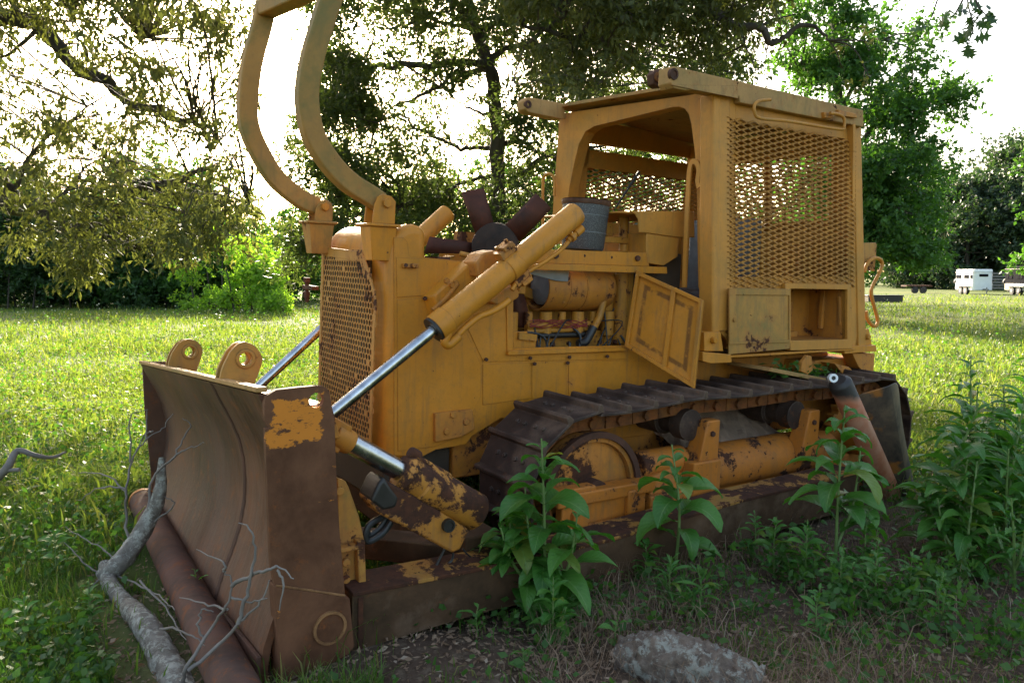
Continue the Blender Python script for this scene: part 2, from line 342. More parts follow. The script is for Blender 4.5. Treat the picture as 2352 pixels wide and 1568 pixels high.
# ------------------------------------------------------------------ bulldozer
DZ = empty('bulldozer', m2w(ORIG), RM.T, label='old yellow bulldozer with a rusty blade and a mesh-sided cab standing in the grass', cat='bulldozer')
def mb(): return MB(ORIG)
SPLIT = {'panel_bolt', 'rail_bolt', 'frame_bolt', 'engine_cylinder', 'hydraulic_hose', 'weld_seam', 'inner_bracket', 'rear_lug', 'lever', 'hydraulic_pipe', 'trunnion_mount', 'control_console', 'engine_fittings', 'fuel_rail', 'beam_lug', 'rear_rod', 'wiring', 'access_panel', 'pipe_elbow'}
def part(b, name, mat, parent=DZ, **k):
    m = M[mat] if isinstance(mat, str) else mat
    if name in SPLIT and len(b.marks) > 1:
        for q in b.pieces(): o = q.build(name, m, parent, **k)
        return o
    return b.build(name, m, parent, **k)
z1 = lambda x, y: (287.1 + .29297 * x, 689.1 + .29297 * y)
z4 = lambda x, y: (689.1 + .29297 * x, 402 + .29297 * y)
z5 = lambda x, y: (1148.4 + .3908 * x, 114.8 + .3908 * y)
z6 = lambda x, y: (1091 + .29297 * x, 402 + .29297 * y)
z7 = lambda x, y: (1550.4 + .25635 * x, 516.8 + .25635 * y)
z8 = lambda x, y: (1033.6 + .46387 * x, 803.9 + .46387 * y)
za = lambda x, y: (746.5 + .23801 * x, 976.2 + .23801 * y)          # tilt cylinder close-up
zb = lambda x, y: (1205.9 + .23805 * x, 861.3 + .23805 * y)         # idler close-up
def poly(pts, zf=None, **k): return [L(*(zf(*p) if zf else p), **k) for p in pts]
def plate_hole(b, pts, c, r, vec, n=28, axes=(0, 2)):               # plate with a round hole (outline star-shaped about c)
    i, j = axes; Q = [(p[i] - c[i], p[j] - c[j]) for p in pts]; outer, inner = [], []
    for k in range(n):
        a = 2 * math.pi * k / n; dx, dy = math.cos(a), math.sin(a); best = None
        for q in range(len(Q)):
            (x0, y0), (x1, y1) = Q[q], Q[(q + 1) % len(Q)]; ex, ey = x1 - x0, y1 - y0; det = dx * (-ey) + ex * dy
            if abs(det) < 1e-12: continue
            t = (x0 * (-ey) + ex * y0) / det; u = (dx * y0 - dy * x0) / det
            if t > 0 and -1e-6 <= u <= 1 + 1e-6 and (best is None or t > best): best = t
        best = best or r * 1.5; o = np.array(c, float); o[i] += dx * best; o[j] += dy * best; outer.append(o)
        q = np.array(c, float); q[i] += dx * r; q[j] += dy * r; inner.append(q)
    return b.ring(outer, inner, vec)
def rounded(c, w, h, r, y, n=5):
    out = []
    for sx, sz, a0 in ((1, 1, 0), (-1, 1, 90), (-1, -1, 180), (1, -1, 270)):
        for k in range(n):
            a = math.radians(a0 + 90 * k / (n - 1)); out.append((c[0] + sx * (w - r) + r * math.cos(a), y, c[1] + sz * (h - r) + r * math.sin(a)))
    return out

# ---- blade
YN, YF = 2.857, 5.64
zt = lambda Y: 1.09 - .0878 * (Y - YN)
PROF = [(.765, 0), (.800, -.075), (.850, -.175), (.888, -.27), (.908, -.37), (.914, -.47), (.910, -.57), (.890, -.68), (.855, -.79), (.815, -.89), (.785, -.98), (.772, -1.06), (.768, -1.15)]
b = mb(); Ys = np.linspace(YN + .02, YF - .02, 15)
front = [[(x, Y, zt(Y) + dz) for x, dz in PROF] for Y in Ys]; back = [[(x + .03, Y, zt(Y) + dz) for x, dz in PROF] for Y in Ys]
nP = len(PROF)
b.grid(front); b.grid(back)
for r0, r1 in ((front[0], back[0]), (front[-1], back[-1])): b.grid([r0, r1])
b.grid([[r[0] for r in front], [r[0] for r in back]]); b.grid([[r[-1] for r in front], [r[-1] for r in back]])
BL = part(b, 'blade', 'rust_blade', smooth=50)
b = mb()                                                            # worn top cap rail and back stiffening
b.hexa([(.757, YN + .02, zt(YN) + .004), (.80, YN + .02, zt(YN) + .004), (.80, YF, zt(YF) + .004), (.757, YF, zt(YF) + .004), (.757, YN + .02, zt(YN) + .024), (.80, YN + .02, zt(YN) + .024), (.80, YF, zt(YF) + .024), (.757, YF, zt(YF) + .024)])
part(b, 'top_rail', 'beam', BL, bevel=.004)
b = mb()
for zc, hh in ((-.13, .07), (-1.0, .10)):
    b.hexa([(.95, YN + .03, zt(YN) + zc - hh), (1.09, YN + .03, zt(YN) + zc - hh), (1.09, YF - .03, zt(YF) + zc - hh), (.95, YF - .03, zt(YF) + zc - hh),
            (.95, YN + .03, zt(YN) + zc + hh), (1.05, YN + .03, zt(YN) + zc + hh), (1.05, YF - .03, zt(YF) + zc + hh), (.95, YF - .03, zt(YF) + zc + hh)])
for Y in (3.35, 3.75, 4.25, 4.75, 5.15): b.box((.955, Y, zt(Y) - .95), (1.06, Y + .025, zt(Y) - .18))
part(b, 'back_frame', 'yellow_dirty', BL, bevel=.005)
b = mb(); rows = []                                                 # weld bead running down the mouldboard
for y0, y1 in ((3.60, 3.645),):
    jj = lambda i, s: .004 * math.sin(i * 2.3 + s)
    pf = [(np.interp(t, range(nP), [p[0] for p in PROF]), np.interp(t, range(nP), [p[1] for p in PROF])) for t in np.linspace(.1, nP - 1, 60)]
    b.grid([[(x - .002, y0 + jj(i, 0), zt(y0) + dz) for i, (x, dz) in enumerate(pf)], [(x - .008, (y0 + y1) / 2, zt(y0) + dz) for i, (x, dz) in enumerate(pf)], [(x - .002, y1 + jj(i, 2), zt(y0) + dz) for i, (x, dz) in enumerate(pf)]])
part(b, 'weld_seam', 'rust', BL)
b = mb(); bz = [zt(YN) - 1.10, zt(YF) - 1.10]
b.hexa([(.752, YN + .01, bz[0] - .08), (.768, YN + .01, bz[0] - .08), (.768, YF, bz[1] - .08), (.752, YF, bz[1] - .08), (.757, YN + .01, bz[0] + .09), (.775, YN + .01, bz[0] + .09), (.775, YF, bz[1] + .09), (.757, YF, bz[1] + .09)])
part(b, 'cutting_edge', 'rust', BL, bevel=.004)
ep = [(607, 930), (609, 913), (615, 903), (628, 896), (680, 890), (725, 886), (744, 887), (753, 893), (758, 905), (767, 953), (773, 1100), (780, 1220), (793, 1372), (804, 1374), (815, 1484), (800, 1505), (640, 1578), (639, 1480), (632, 1345), (622, 1300), (613, 1100)]
E3 = poly(ep, Y=YN); hc = L(733, 918, Y=YN)
b = mb(); up = [p for p in E3[:13]] + [E3[18], E3[19], E3[20]]
# upper plate with the lifting eye, built as four quads round the eye plus the rest of the sheet
top = poly([(607, 930), (609, 913), (615, 903), (628, 896), (680, 890), (725, 886), (744, 887), (753, 893), (758, 905), (762, 930), (765, 950), (609, 985)], Y=YN - .012)
plate_hole(b, top, L(727, 919, Y=YN - .012), .029, (0, .026, 0), 40)
b.prism(poly([(609, 985), (765, 950), (768, 960), (773, 1100), (780, 1220), (793, 1372), (632, 1350), (622, 1300), (613, 1100)], Y=YN - .012), (0, .026, 0))
part(b, 'end_plate', 'rust_plate', BL, smooth=30)
b = mb(); b.prism(poly([(630, 1346), (793, 1369), (804, 1374), (815, 1484), (800, 1505), (640, 1585), (639, 1480)], Y=YN - .02), (0, .08, 0))
part(b, 'lower_corner_plate', 'rust_plate', BL, bevel=.006)
c = L(757, 1440, Y=YN - .02); b = mb(); b.pipe(c + (0, .03, 0), c - (0, .010, 0), .068, .057, 36); part(b, 'trunnion_ring', 'ring', BL, smooth=30)
b = mb(); b.cyl(c + (0, .03, 0), c - (0, .002, 0), .057, 32); part(b, 'trunnion_pin', 'rust_plate', BL)
b = mb(); b.tube(poly([(634, 1344), (700, 1353), (792, 1367)], Y=YN - .018), .005, 6); part(b, 'corner_weld', 'ring', BL)
b = mb(); fe = [(np.array(p) + (0, YF - YN + .01, -.0878 * (YF - YN))) for p in E3]; b.prism([fe[i] for i in (0, 3, 7, 9, 11, 13, 14, 15, 16, 18, 20)], (0, .025, 0))
part(b, 'end_plate', 'rust_blade', BL)
for q, (zf, pts, hc_, Y, r) in enumerate(((z1, [(745, 640), (745, 600), (770, 520), (830, 400), (890, 340), (940, 325), (1000, 345), (1050, 390), (1080, 450), (1075, 500), (1030, 620), (1000, 700)], (945, 460), 3.46, .028), (z1, [(335, 560), (335, 520), (365, 420), (420, 340), (470, 310), (520, 305), (570, 325), (605, 370), (610, 410), (590, 480), (545, 600)], (510, 405), 4.80, .030))):
    for dy in (0, .075):
        b = mb(); P3 = [p + np.array((0, dy, -.0878 * dy)) for p in poly(pts, zf, Y=Y)]; cc = L(*zf(*hc_), Y=Y) + (0, dy, -.0878 * dy)
        plate_hole(b, P3, cc, r, (0, .024, 0)); b.pipe(cc + (0, .024, 0), cc - (0, .008, 0), r + .014, r, 24)
        part(b, 'lifting_lug', 'yellow_moss', BL, bevel=.003, smooth=30)
# yellow bracket on the back of the blade
b = mb(); b.prism(poly([(122, 510), (200, 540), (230, 600), (330, 880), (380, 1110), (395, 1568), (150, 1568), (130, 1000)], za, Y=2.99), (0, .03, 0))
b.prism(poly([(310, 1120), (385, 1110), (400, 1568), (330, 1568)], za, Y=2.95), (0, .04, 0))
b.prism(poly([(150, 1190), (370, 1150), (372, 1190), (155, 1235)], za, Y=2.94), (0, .05, 0))
for q in ((140, 635), (200, 1320), (200, 1480)): b.cyl(L(*za(*q), Y=2.97), L(*za(*q), Y=2.97) - (0, .012, 0), .018, 16)
part(b, 'blade_bracket', 'yellow_moss', BL, bevel=.003)

# ---- push arms
for side, Y0 in ((0, 2.87), (1, 5.45)):
    b = mb(); t = np.array([(1.14, .245), (1.8, .228), (2.5, .225), (3.5, .28), (4.7, .30)])
    lo = [(1.16, .0), (1.8, .02), (2.5, -.02), (3.5, .03), (4.7, .06)]
    for k in range(4):
        (xa, za_), (xb, zb_) = t[k], t[k + 1]; (_, la), (_, lb) = lo[k], lo[k + 1]
        b.hexa([(xa, Y0, la), (xb, Y0, lb), (xb, Y0 + .19, lb), (xa, Y0 + .19, la), (xa, Y0, za_), (xb, Y0, zb_), (xb, Y0 + .19, zb_), (xa, Y0 + .19, za_)])
    PA = part(b, 'push_arm', 'armrust', smooth=0)
    b = mb()
    for k in range(4):
        (xa, za_), (xb, zb_) = t[k], t[k + 1]; b.hexa([(xa, Y0 - .006, za_ - .012), (xb, Y0 - .006, zb_ - .012), (xb, Y0 + .20, zb_ - .012), (xa, Y0 + .20, za_ - .012), (xa, Y0 - .006, za_ + .006), (xb, Y0 - .006, zb_ + .006), (xb, Y0 + .20, zb_ + .006), (xa, Y0 + .20, za_ + .006)])
    if not side: b.box((1.163, Y0 - .008, .0), (1.185, Y0 + .02, .225))
    part(b, 'top_flange', 'arm_top', PA, bevel=.003)
b = mb(); b.obox((1.60, 3.45, .17), (.30, -.36, .02), (.05, .06, 0), (0, 0, .055)); part(b, 'diagonal_brace', 'armrust', bevel=.006)
b = mb(); b.box((1.78, 3.06, .06), (1.98, 5.44, .30)); part(b, 'cross_member', 'armrust', bevel=.01)
b = mb(); b.box((1.72, 3.86, .24), (2.14, 4.64, .52)); part(b, 'belly_pan', 'dark', bevel=.01)

# ---- lift cylinders
def cyl_frame(p0, p1):
    a = _n(np.array(p1) - np.array(p0)); u = np.array([0, 0, 1.]) - a * a[2]; u = _n(u); return a, u, np.cross(a, u)
def lift(p0, p1, near):
    p0, p1 = np.array(p0), np.array(p1); a, u, w = cyl_frame(p0, p1); Ln = np.linalg.norm(p1 - p0); s = p0 + a * Ln * .375
    b = mb(); b.tube([s, s + a * .085, s + a * .086, s + a * .52, s + a * .525, s + a * .60, s + a * .605, p1 - a * .015, p1 - a * .003, p1], [.074, .074, .068, .068, .073, .073, .066, .066, .060, .052], 36)
    LC = part(b, 'lift_cylinder', 'yellow', smooth=40)
    b = mb(); b.cyl(p0 - a * .05, s + a * .02, .030, 28); part(b, 'piston_rod', 'chrome', LC)
    b = mb(); b.pipe(s + a * .01, s - a * .014, .070, .034, 32); part(b, 'rod_seal', 'black', LC, smooth=30)
    b = mb(); c = s + a * .57                                      # clamped trunnion yoke
    for sg in (1, -1):
        b.obox(c + u * sg * .085, a * .055, w * .035, u * .022); b.obox(c + u * sg * .11 + a * .01, a * .035, w * .045, u * .014)
        for q in (-.035, .035): b.bolt(c + u * sg * .125 + a * q, u * sg, .013, .016); b.bolt(c + u * sg * .095 + a * q - w * .04, -w, .013, .014)
    part(b, 'cylinder_yoke', 'yellow_dirty', LC, bevel=.004)
    return LC, a, u, w, s
pr0, pr1 = L(767, 946, Y=3.48), L(1325, 488, Y=3.48)
LC, la, lu, lw, ls = lift(pr0, pr1, True)
lift(L(592, 889, Y=5.0), L(1030, 487, Y=5.0), False)
# pipework under the near cylinder
b = mb(); b.tube(spline(poly([(1215, 1275), (1300, 1190), (1400, 1112), (1480, 1080), (1560, 1040), (1640, 980)], z4, Y=3.46), 5), .0175, 14)
b.tube(spline(poly([(1660, 900), (1740, 790), (1900, 690), (2040, 590), (2130, 492)], z4, Y=3.46), 5), .0125, 12)
part(b, 'hydraulic_pipe', 'yellow', LC)
b = mb(); b.tube(spline(poly([(1185, 1180), (1150, 1260), (1135, 1310), (1165, 1330), (1215, 1290), (1245, 1262)], z4, Y=3.45), 4), .024, 14)
b.cyl(L(*z4(2100, 515), Y=3.46), L(*z4(2165, 455), Y=3.46), .018, 14); b.cyl(L(*z4(2160, 460), Y=3.46), L(*z4(2210, 415), Y=3.46), .024, 14); b.cyl(L(*z4(2125, 495), Y=3.45), L(*z4(2145, 478), Y=3.45), .027, 8)
part(b, 'pipe_elbow', 'yellow', LC, smooth=50)

# ---- tilt cylinder (leaning, on the near push arm)
b = mb(); r0, r1 = L(*za(250, 175), Y=3.0), L(*za(740, 445), Y=3.0); a, u, w = cyl_frame(r0, r1)
e1 = L(*za(1450, 835), Y=3.0); a = _n(e1 - r0); u = _n(np.array([0, 0, 1.]) - a * a[2]); w = np.cross(a, u)
b.tube([r1 - a * .01, r1 + a * .015, r1 + a * .02, r1 + a * .10, r1 + a * .11, r1 + a * .17, r1 + a * .175, e1, e1 + a * .012], [.070, .086, .084, .084, .094, .094, .088, .088, .078], 32)
TC = part(b, 'tilt_cylinder', 'flaked', smooth=40)
b = mb(); b.cyl(r0 - a * .02, r1 + a * .02, .044, 28); part(b, 'piston_rod', 'chrome', TC)
b = mb(); b.tube([r0 - a * .09, r0 - a * .01, r0 + a * .005], [.05, .05, .042], 20); b.obox(r0 - a * .09, a * .05, w * .03, u * .06); part(b, 'rod_eye', 'yellow_dirty', TC, bevel=.005)
b = mb(); b.obox(r1 + a * .125 + u * .078, a * .10, w * .034, u * .018); b.cyl(r1 + u * .088 - a * .015, r1 + u * .088 + a * .045, .028, 18); part(b, 'port_block', 'flaked', TC, bevel=.012, seg=3)
b = mb(); q = poly([(570, 545), (430, 745), (520, 855), (1235, 1235), (1310, 1200), (1400, 1010), (1000, 760), (640, 560)], za, Y=2.935); b.prism(q, (0, .13, 0))
TB = part(b, 'cylinder_bracket', 'grimy', TC, bevel=.012, seg=3)
b = mb(); b.prism(poly([(575, 500), (640, 600), (720, 700), (690, 800), (560, 830), (440, 740), (520, 560)], za, Y=2.93), (0, .14, 0)); part(b, 'greasy_lug', 'black', TC, bevel=.015, seg=3)
b = mb(); cc = L(*za(1190, 965), Y=2.925); b.pipe(cc + (0, .03, 0), cc - (0, .012, 0), .030, .022, 20); b.cyl(cc + (0, .02, 0), cc - (0, .004, 0), .022, 18); part(b, 'bracket_pin', 'black', TC)
b = mb()
b.tube(spline(poly([(560, 880), (430, 960), (390, 1080), (430, 1120), (560, 1040), (640, 930)], za, Y=3.02), 6), .014, 10); b.tube(spline(poly([(600, 890), (520, 1000), (430, 1060), (400, 1020)], za, Y=3.05), 6), .013, 10)
b.tube(spline(poly([(1160, 1180), (1110, 1280), (1070, 1360)], za, Y=2.98), 5), .006, 8); b.tube(spline(poly([(1240, 1230), (1225, 1300), (1170, 1350), (1150, 1400)], za, Y=2.98), 5), .006, 8)
b.tube(spline(poly([(1330, 1190), (1370, 1240), (1440, 1290), (1500, 1300)], za, Y=3.0), 5), .004, 8)
part(b, 'hydraulic_hose', 'rubber', TC)

# ---- nose, hood skins
HY, HF = 3.79, 4.71
b = mb(); prof_ = [(1.70, .50), (1.70, 1.64)] + [(1.70 + .16 * (1 - math.cos(t)), 1.64 + .15 * math.sin(t)) for t in np.linspace(0, math.pi / 2, 9)[1:]] + [(1.93, 1.775), (1.93, .50)]
b.prism([(x, HY + .003, z) for x, z in prof_], (0, HF - HY - .003, 0)); HD = part(b, 'radiator_housing', 'yellow', bevel=.05, seg=5)
b = mb(); b.prism(poly([(905, 545), (928, 546), (936, 556), (940, 588), (1115, 604), (1179, 608), (1179, 799), (1520, 791), (1660, 789), (1660, 930), (1150, 960), (1085, 1000), (1070, 1020), (1000, 1032), (970, 1048), (905, 1045)], Y=HY), (0, .012, 0))
SP = part(b, 'side_skin', 'yellow', smooth=0)
def skin(pts, zf=None, d=.004, name='access_panel', mat='yellow', bev=.0015, par=None): 
    q = mb(); q.prism(poly(pts, zf, Y=HY - d), (0, d - .0005, 0)); return part(q, name, mat, par or SP, bevel=bev, smooth=0)
skin([(910, 590), (1078, 600), (1050, 622), (974, 679), (912, 683)])
skin([(912, 688), (972, 684), (985, 715), (1040, 752), (1072, 762), (1105, 836), (1105, 910), (1060, 1000), (998, 1026), (914, 1036)])
skin([(1076, 757), (1110, 831), (1440, 825), (1440, 806), (1176, 812), (1176, 690), (1100, 690)])
skin([(1109, 836), (1219, 832), (1219, 915), (1109, 930)]); skin([(1222, 832), (1303, 830), (1303, 915), (1222, 915)]); skin([(1306, 830), (1440, 827), (1500, 830), (1500, 920), (1306, 915)])
q = mb(); q.prism(poly([(1168, 816), (1440, 806), (1440, 797), (1168, 806)], Y=HY - .03), (0, .03, 0)); q.prism(poly([(1163, 660), (1179, 660), (1179, 806), (1165, 806)], Y=HY - .012), (0, .012, 0))
part(q, 'opening_frame', 'yellow', SP, bevel=.003)
q = mb()
for px, py in ((1217, 822), (1307, 820), (1394, 818), (1227, 835), (1303, 833), (1116, 825), (931, 609), (975, 685)): q.bolt(L(px, py, Y=HY - .02), (0, -1, 0), .011, .012)
part(q, 'panel_bolt', 'rust', SP)
q = mb(); q.obox(L(942, 610, Y=HY - .012), (.045, 0, 0), (0, .012, 0), (0, 0, .012)); q.bolt(L(950, 610, Y=HY - .025), (0, -1, 0), .012, .01); part(q, 'panel_latch', 'yellow_dirty', SP, bevel=.003)
q = mb(); q.prism(poly([(1000, 950), (1010, 948), (1085, 940), (1092, 985), (1060, 1003), (1000, 1015)], Y=HY - .03), (0, .03, 0)); 
for px, py in ((1040, 952), (1025, 990), (1070, 968)): q.bolt(L(px, py, Y=HY - .03), (0, -1, 0), .02, .012)
part(q, 'belly_guard', 'yellow_dirty', SP, bevel=.003)
# raised housing behind the cylinder
q = mb(); hpts = poly([(960, 950), (1245, 690), (1330, 640), (1372, 668), (1392, 745), (1370, 850), (1290, 960), (1110, 1100), (1010, 1110)], z4, Y=HY - .001)
cc = sum(hpts) / len(hpts); inn = [cc + (p - cc) * .86 + np.array((0, -.075, 0)) for p in hpts]; n_ = len(hpts)
q.add(hpts + inn, [tuple(range(n_, 2 * n_))] + [(i, (i + 1) % n_, n_ + (i + 1) % n_, n_ + i) for i in range(n_)])
HS = part(q, 'cylinder_housing', 'yellow', bevel=.012, seg=3)
q = mb()
for p in ((1145, 828), (1190, 862), (1220, 845)): q.bolt(L(*z4(*p), Y=HY - .077), (0, -1, 0), .016, .014)
q.tube([L(*z4(1235, 850), Y=HY - .08), L(*z4(1150, 960), Y=HY - .08), L(*z4(1040, 1060), Y=HY - .07)], .014, 10); part(q, 'housing_bolt', 'yellow_dirty', HS)
q = mb(); q.prism(poly([(1385, 690), (1440, 610), (1540, 588), (1600, 640), (1590, 740), (1400, 800)], z4, Y=3.62), (0, .16, 0)); q.prism(poly([(1490, 990), (1590, 900), (1720, 860), (1720, 960), (1640, 1010), (1540, 1020)], z4, Y=3.60), (0, .16, 0))
part(q, 'trunnion_mount', 'yellow_dirty', HS, bevel=.012, seg=3)
# far side skin
q = mb(); q.box((1.9, HF - .012, .55), (2.5, HF, 1.60)); q.box((2.5, HF - .012, .55), (4.0, HF, 1.05)); q.box((2.5, HF - .012, 1.57), (3.8, HF, 1.68)); part(q, 'side_skin', 'yellow', smooth=0)
# top rail of the hood
q = mb(); q.prism(poly([(1185, 571), (1484, 580), (1492, 612), (1185, 603)], Y=HY), (0, .012, 0)); q.prism(poly([(1175, 603), (1532, 613), (1533, 629), (1175, 618)], Y=HY - .035), (0, .035, 0))
TR = part(q, 'hood_rail', 'yellow', bevel=.003)
q = mb()
for p in ((858, 632), (1070, 645)): q.cyl(L(*z6(*p), Y=HY - .002), L(*z6(*p), Y=HY + .004), .009, 12)
q.bolt(L(*z6(1268, 652), Y=HY), (0, -1, 0), .018, .02); q.bolt(L(*z6(625, 630), Y=HY), (0, -1, 0), .02, .02); part(q, 'rail_bolt', 'rust', TR)
# cowl in front of the cab
q = mb(); q.prism(poly([(1345, 455), (1600, 492), (1592, 640), (1480, 712), (1345, 690)], z6, Y=HY + .001), (0, .90, 0))
q.prism(poly([(1210, 283), (1720, 283), (1725, 490), (1600, 490), (1345, 455), (1285, 452), (1280, 345), (1255, 305)], z6, Y=HY - .006), (0, .012, 0))
c0, c1 = L(*z6(1150, 283), Y=HY), L(*z6(1725, 283), Y=HY)
q.box((c0[0], HY + .01, c0[2] - .012), (c1[0], HF, c0[2])); CW = part(q, 'cowl', 'yellow_cab', bevel=.006)
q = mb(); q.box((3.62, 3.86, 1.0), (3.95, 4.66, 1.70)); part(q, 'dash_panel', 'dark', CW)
# grille
GX = 1.652; gout = [(739, 566), (831, 578), (843, 608), (852, 640), (861, 670), (864, 702), (860, 760), (856, 880), (852, 1030), (727, 1000), (730, 900), (735, 700)]
G3 = poly(gout, X=GX); cg = sum(G3) / len(G3)
gin = [np.array((GX, p[1] + (.035 if p[1] < cg[1] else -.035), p[2] + (-.055 if p[2] > 1.5 else .05 if p[2] < .7 else 0))) for p in G3]
q = mb(); q.ring(G3, gin, (.006, 0, 0)); GR = part(q, 'grille', 'grille', bevel=.002)
import itertools
def inside(p, pl):
    c = False; n = len(pl)
    for i in range(n):
        a, b_ = pl[i], pl[i - 1]
        if (a[2] > p[1]) != (b_[2] > p[1]) and p[0] < (b_[1] - a[1]) * (p[1] - a[2]) / (b_[2] - a[2]) + a[1]: c = not c
    return c
q = mb(); py_, pz_ = .0365, .0315; ys = [p[1] for p in G3]; zs = [p[2] for p in G3]; j = 0; z = min(zs)
rg = random.Random(3)
while z < max(zs):
    y = min(ys) + (j % 2) * py_ / 2
    while y < max(ys):
        if inside((y, z), G3):
            x0 = GX + .003; hw, hh = py_ / 2, pz_ / 2; solid = (not inside((y, z), gin)) or rg.random() < .012
            if solid: q.add([(x0, y - hw, z - hh), (x0, y + hw, z - hh), (x0, y + hw, z + hh), (x0, y - hw, z + hh)], [(0, 1, 2, 3)])
            else:
                sqp = [(-1, -1), (0, -1), (1, -1), (1, 0), (1, 1), (0, 1), (-1, 1), (-1, 0)]; r = .0152
                vs = [(x0, y + a * hw, z + c_ * hh) for a, c_ in sqp]; ang = [math.atan2(c_, a) for a, c_ in sqp]
                vs += [(x0, y + r * math.cos(t), z + r * math.sin(t)) for t in ang] + [(x0 + .004, y + r * math.cos(t), z + r * math.sin(t)) for t in ang]
                q.add(vs, [(k, (k + 1) % 8, 8 + (k + 1) % 8, 8 + k) for k in range(8)] + [(8 + k, 8 + (k + 1) % 8, 16 + (k + 1) % 8, 16 + k) for k in range(8)])
        y += py_
    z += pz_; j += 1
part(q, 'perforated_sheet', 'grille', GR, smooth=0)
q = mb(); q.box((1.672, 4.0, .56), (1.698, 4.70, 1.60)); part(q, 'radiator_core', 'dark', GR)  # dark plate behind the holes; cavity shade put into its colour
q = mb(); q.box((1.655, 4.835, 1.385), (1.70, 5.02, 1.41)); q.cyl((1.675, 4.99, 1.30), (1.675, 4.99, 1.45), .014, 8); q.bolt((1.675, 4.99, 1.43), (0, 0, 1), .024, .03); q.bolt((1.675, 4.99, 1.33), (0, 0, 1), .022, .04); part(q, 'grille_latch', 'rust', GR)
# ---- brush guard with brackets
q = mb()
for Y, pl in ((3.88, [(820, -140), (790, -70), (758, 0), (735, 70), (716, 138), (705, 205), (708, 264), (724, 322), (763, 381), (805, 422), (850, 450), (872, 466)]), (4.62, [(640, -110), (626, -50), (613, 0), (600, 62), (578, 146), (568, 234), (572, 293), (597, 352), (634, 410), (687, 455), (728, 474)])):
    q.tube(spline(poly(pl, Y=Y), 5), 0, sq=(.040, .052), up=(0, 1, 0) if False else None) if False else q.tube(spline(poly(pl, Y=Y), 5), 0, sq=(.052, .042), up=(0, 1, 0))
q.tube([L(606, 24, Y=4.62), L(760, -44, Y=3.88)], 0, sq=(.05, .042), up=(0, 0, 1)); BG = part(q, 'brush_guard', 'guard_paint', bevel=.010, seg=3)
def bracket(Y, base, ear, bolt, col):
    q = mb(); f = L(*base, Y=Y); q.box((f[0] - .10, Y - .085, f[2] - .012), (f[0] + .085, Y + .085, f[2] + .003))
    q.hexa([(f[0] - .06, Y - .05, f[2] - .19), (f[0] + .05, Y - .05, f[2] - .19), (f[0] + .05, Y + .05, f[2] - .19), (f[0] - .06, Y + .05, f[2] - .19), (f[0] - .085, Y - .07, f[2] - .012), (f[0] + .07, Y - .07, f[2] - .012), (f[0] + .07, Y + .07, f[2] - .012), (f[0] - .085, Y + .07, f[2] - .012)])
    for dy in (-.062, .048): q.prism([p + np.array((0, dy, 0)) for p in poly(ear, Y=Y)], (0, .014, 0))
    B = part(q, 'guard_bracket', col, bevel=.004); c = L(*bolt, Y=Y); q = mb(); q.bolt(c + (0, -.06, 0), (0, -1, 0), .026, .02); q.cyl(c + (0, -.068, 0), c + (0, .07, 0), .02, 16); part(q, 'hinge_pin', 'yellow', B, bevel=.002)
bracket(3.86, (872, 516), [(846, 502), (850, 470), (858, 452), (868, 447), (888, 452), (898, 464), (896, 516), (846, 514)], (877, 468), 'yellow')
bracket(4.60, (733, 510), [(715, 512), (718, 480), (726, 465), (739, 459), (752, 466), (757, 478), (755, 514)], (738, 476), 'yellow_moss')

# ---- engine in the open bay
q = mb(); q.box((2.35, 3.98, .80), (3.75, 4.55, 1.17)); q.box((2.45, 4.06, 1.17), (3.6, 4.45, 1.34)); EN = part(q, 'engine', 'engine', bevel=.01)
q = mb()
for k in range(7): q.cyl((2.60 + .13 * k, 3.95, 1.14), (2.60 + .13 * k, 3.95, 1.30), .042 if k % 2 == 0 else .026, 16)
for k in range(5): q.tube([(2.72 + .2 * k, 3.99, .82), (2.70 + .2 * k, 3.90, .90), (2.70 + .2 * k, 3.90, 1.0)], .045, 12)
part(q, 'engine_cylinder', 'engine', EN, smooth=50)
q = mb(); q.tube(poly([(400, 1180), (900, 1165)], z6, Y=3.93), .020, 12); q.tube(poly([(400, 1225), (880, 1205)], z6, Y=3.93), .016, 12); q.tube(poly([(310, 1255), (450, 1270)], z6, Y=3.86), 0, sq=(.05, .02), up=(0, 0, 1)); part(q, 'fuel_rail', 'engine', EN)
q = mb(); q.tube(poly([(415, 1262), (900, 1248)], z6, Y=3.92), .017, 12); part(q, 'gap_shade_strip', 'black', EN)  # shade in the gap under the rails, put in as a black strip
q = mb(); q.prism(poly([(300, 1230), (410, 1225), (415, 1262), (470, 1268), (480, 1290), (475, 1360), (300, 1362)], z6, Y=3.83), (0, .02, 0)); part(q, 'broken_panel', 'yellow', EN, bevel=.002)
a0, a1 = L(*z6(480, 890), Y=3.98), L(*z6(1030, 880), Y=3.98); a0[2] = a1[2] = (a0[2] + a1[2]) / 2
q = mb(); q.tube([a0 + (.16, 0, 0), a0 + (.17, 0, 0), a1 - (.06, 0, 0), a1 - (.02, 0, 0), a1], [.136, .146, .146, .126, .08], 40); q.pipe(a0, a0 + (.165, 0, 0), .146, .136, 36); q.tube([a0 + (.30, 0, 0), a0 + (.31, 0, 0)], .149, 36)
q.obox(L(*z6(720, 975), Y=3.87), (.035, 0, .012), (0, .01, 0), (0, 0, .01)); q.cyl(L(*z6(1010, 905), Y=3.88), L(*z6(1060, 880), Y=3.84), .016, 12); AC = part(q, 'air_cleaner', 'yellow_dirty', EN, smooth=40)
q = mb(); q.tube([a0 + (.02, 0, 0), a0 + (.03, 0, 0), a0 + (.2, 0, 0)], [.08, .108, .108], 32); part(q, 'filter_element', 'greymetal', AC)
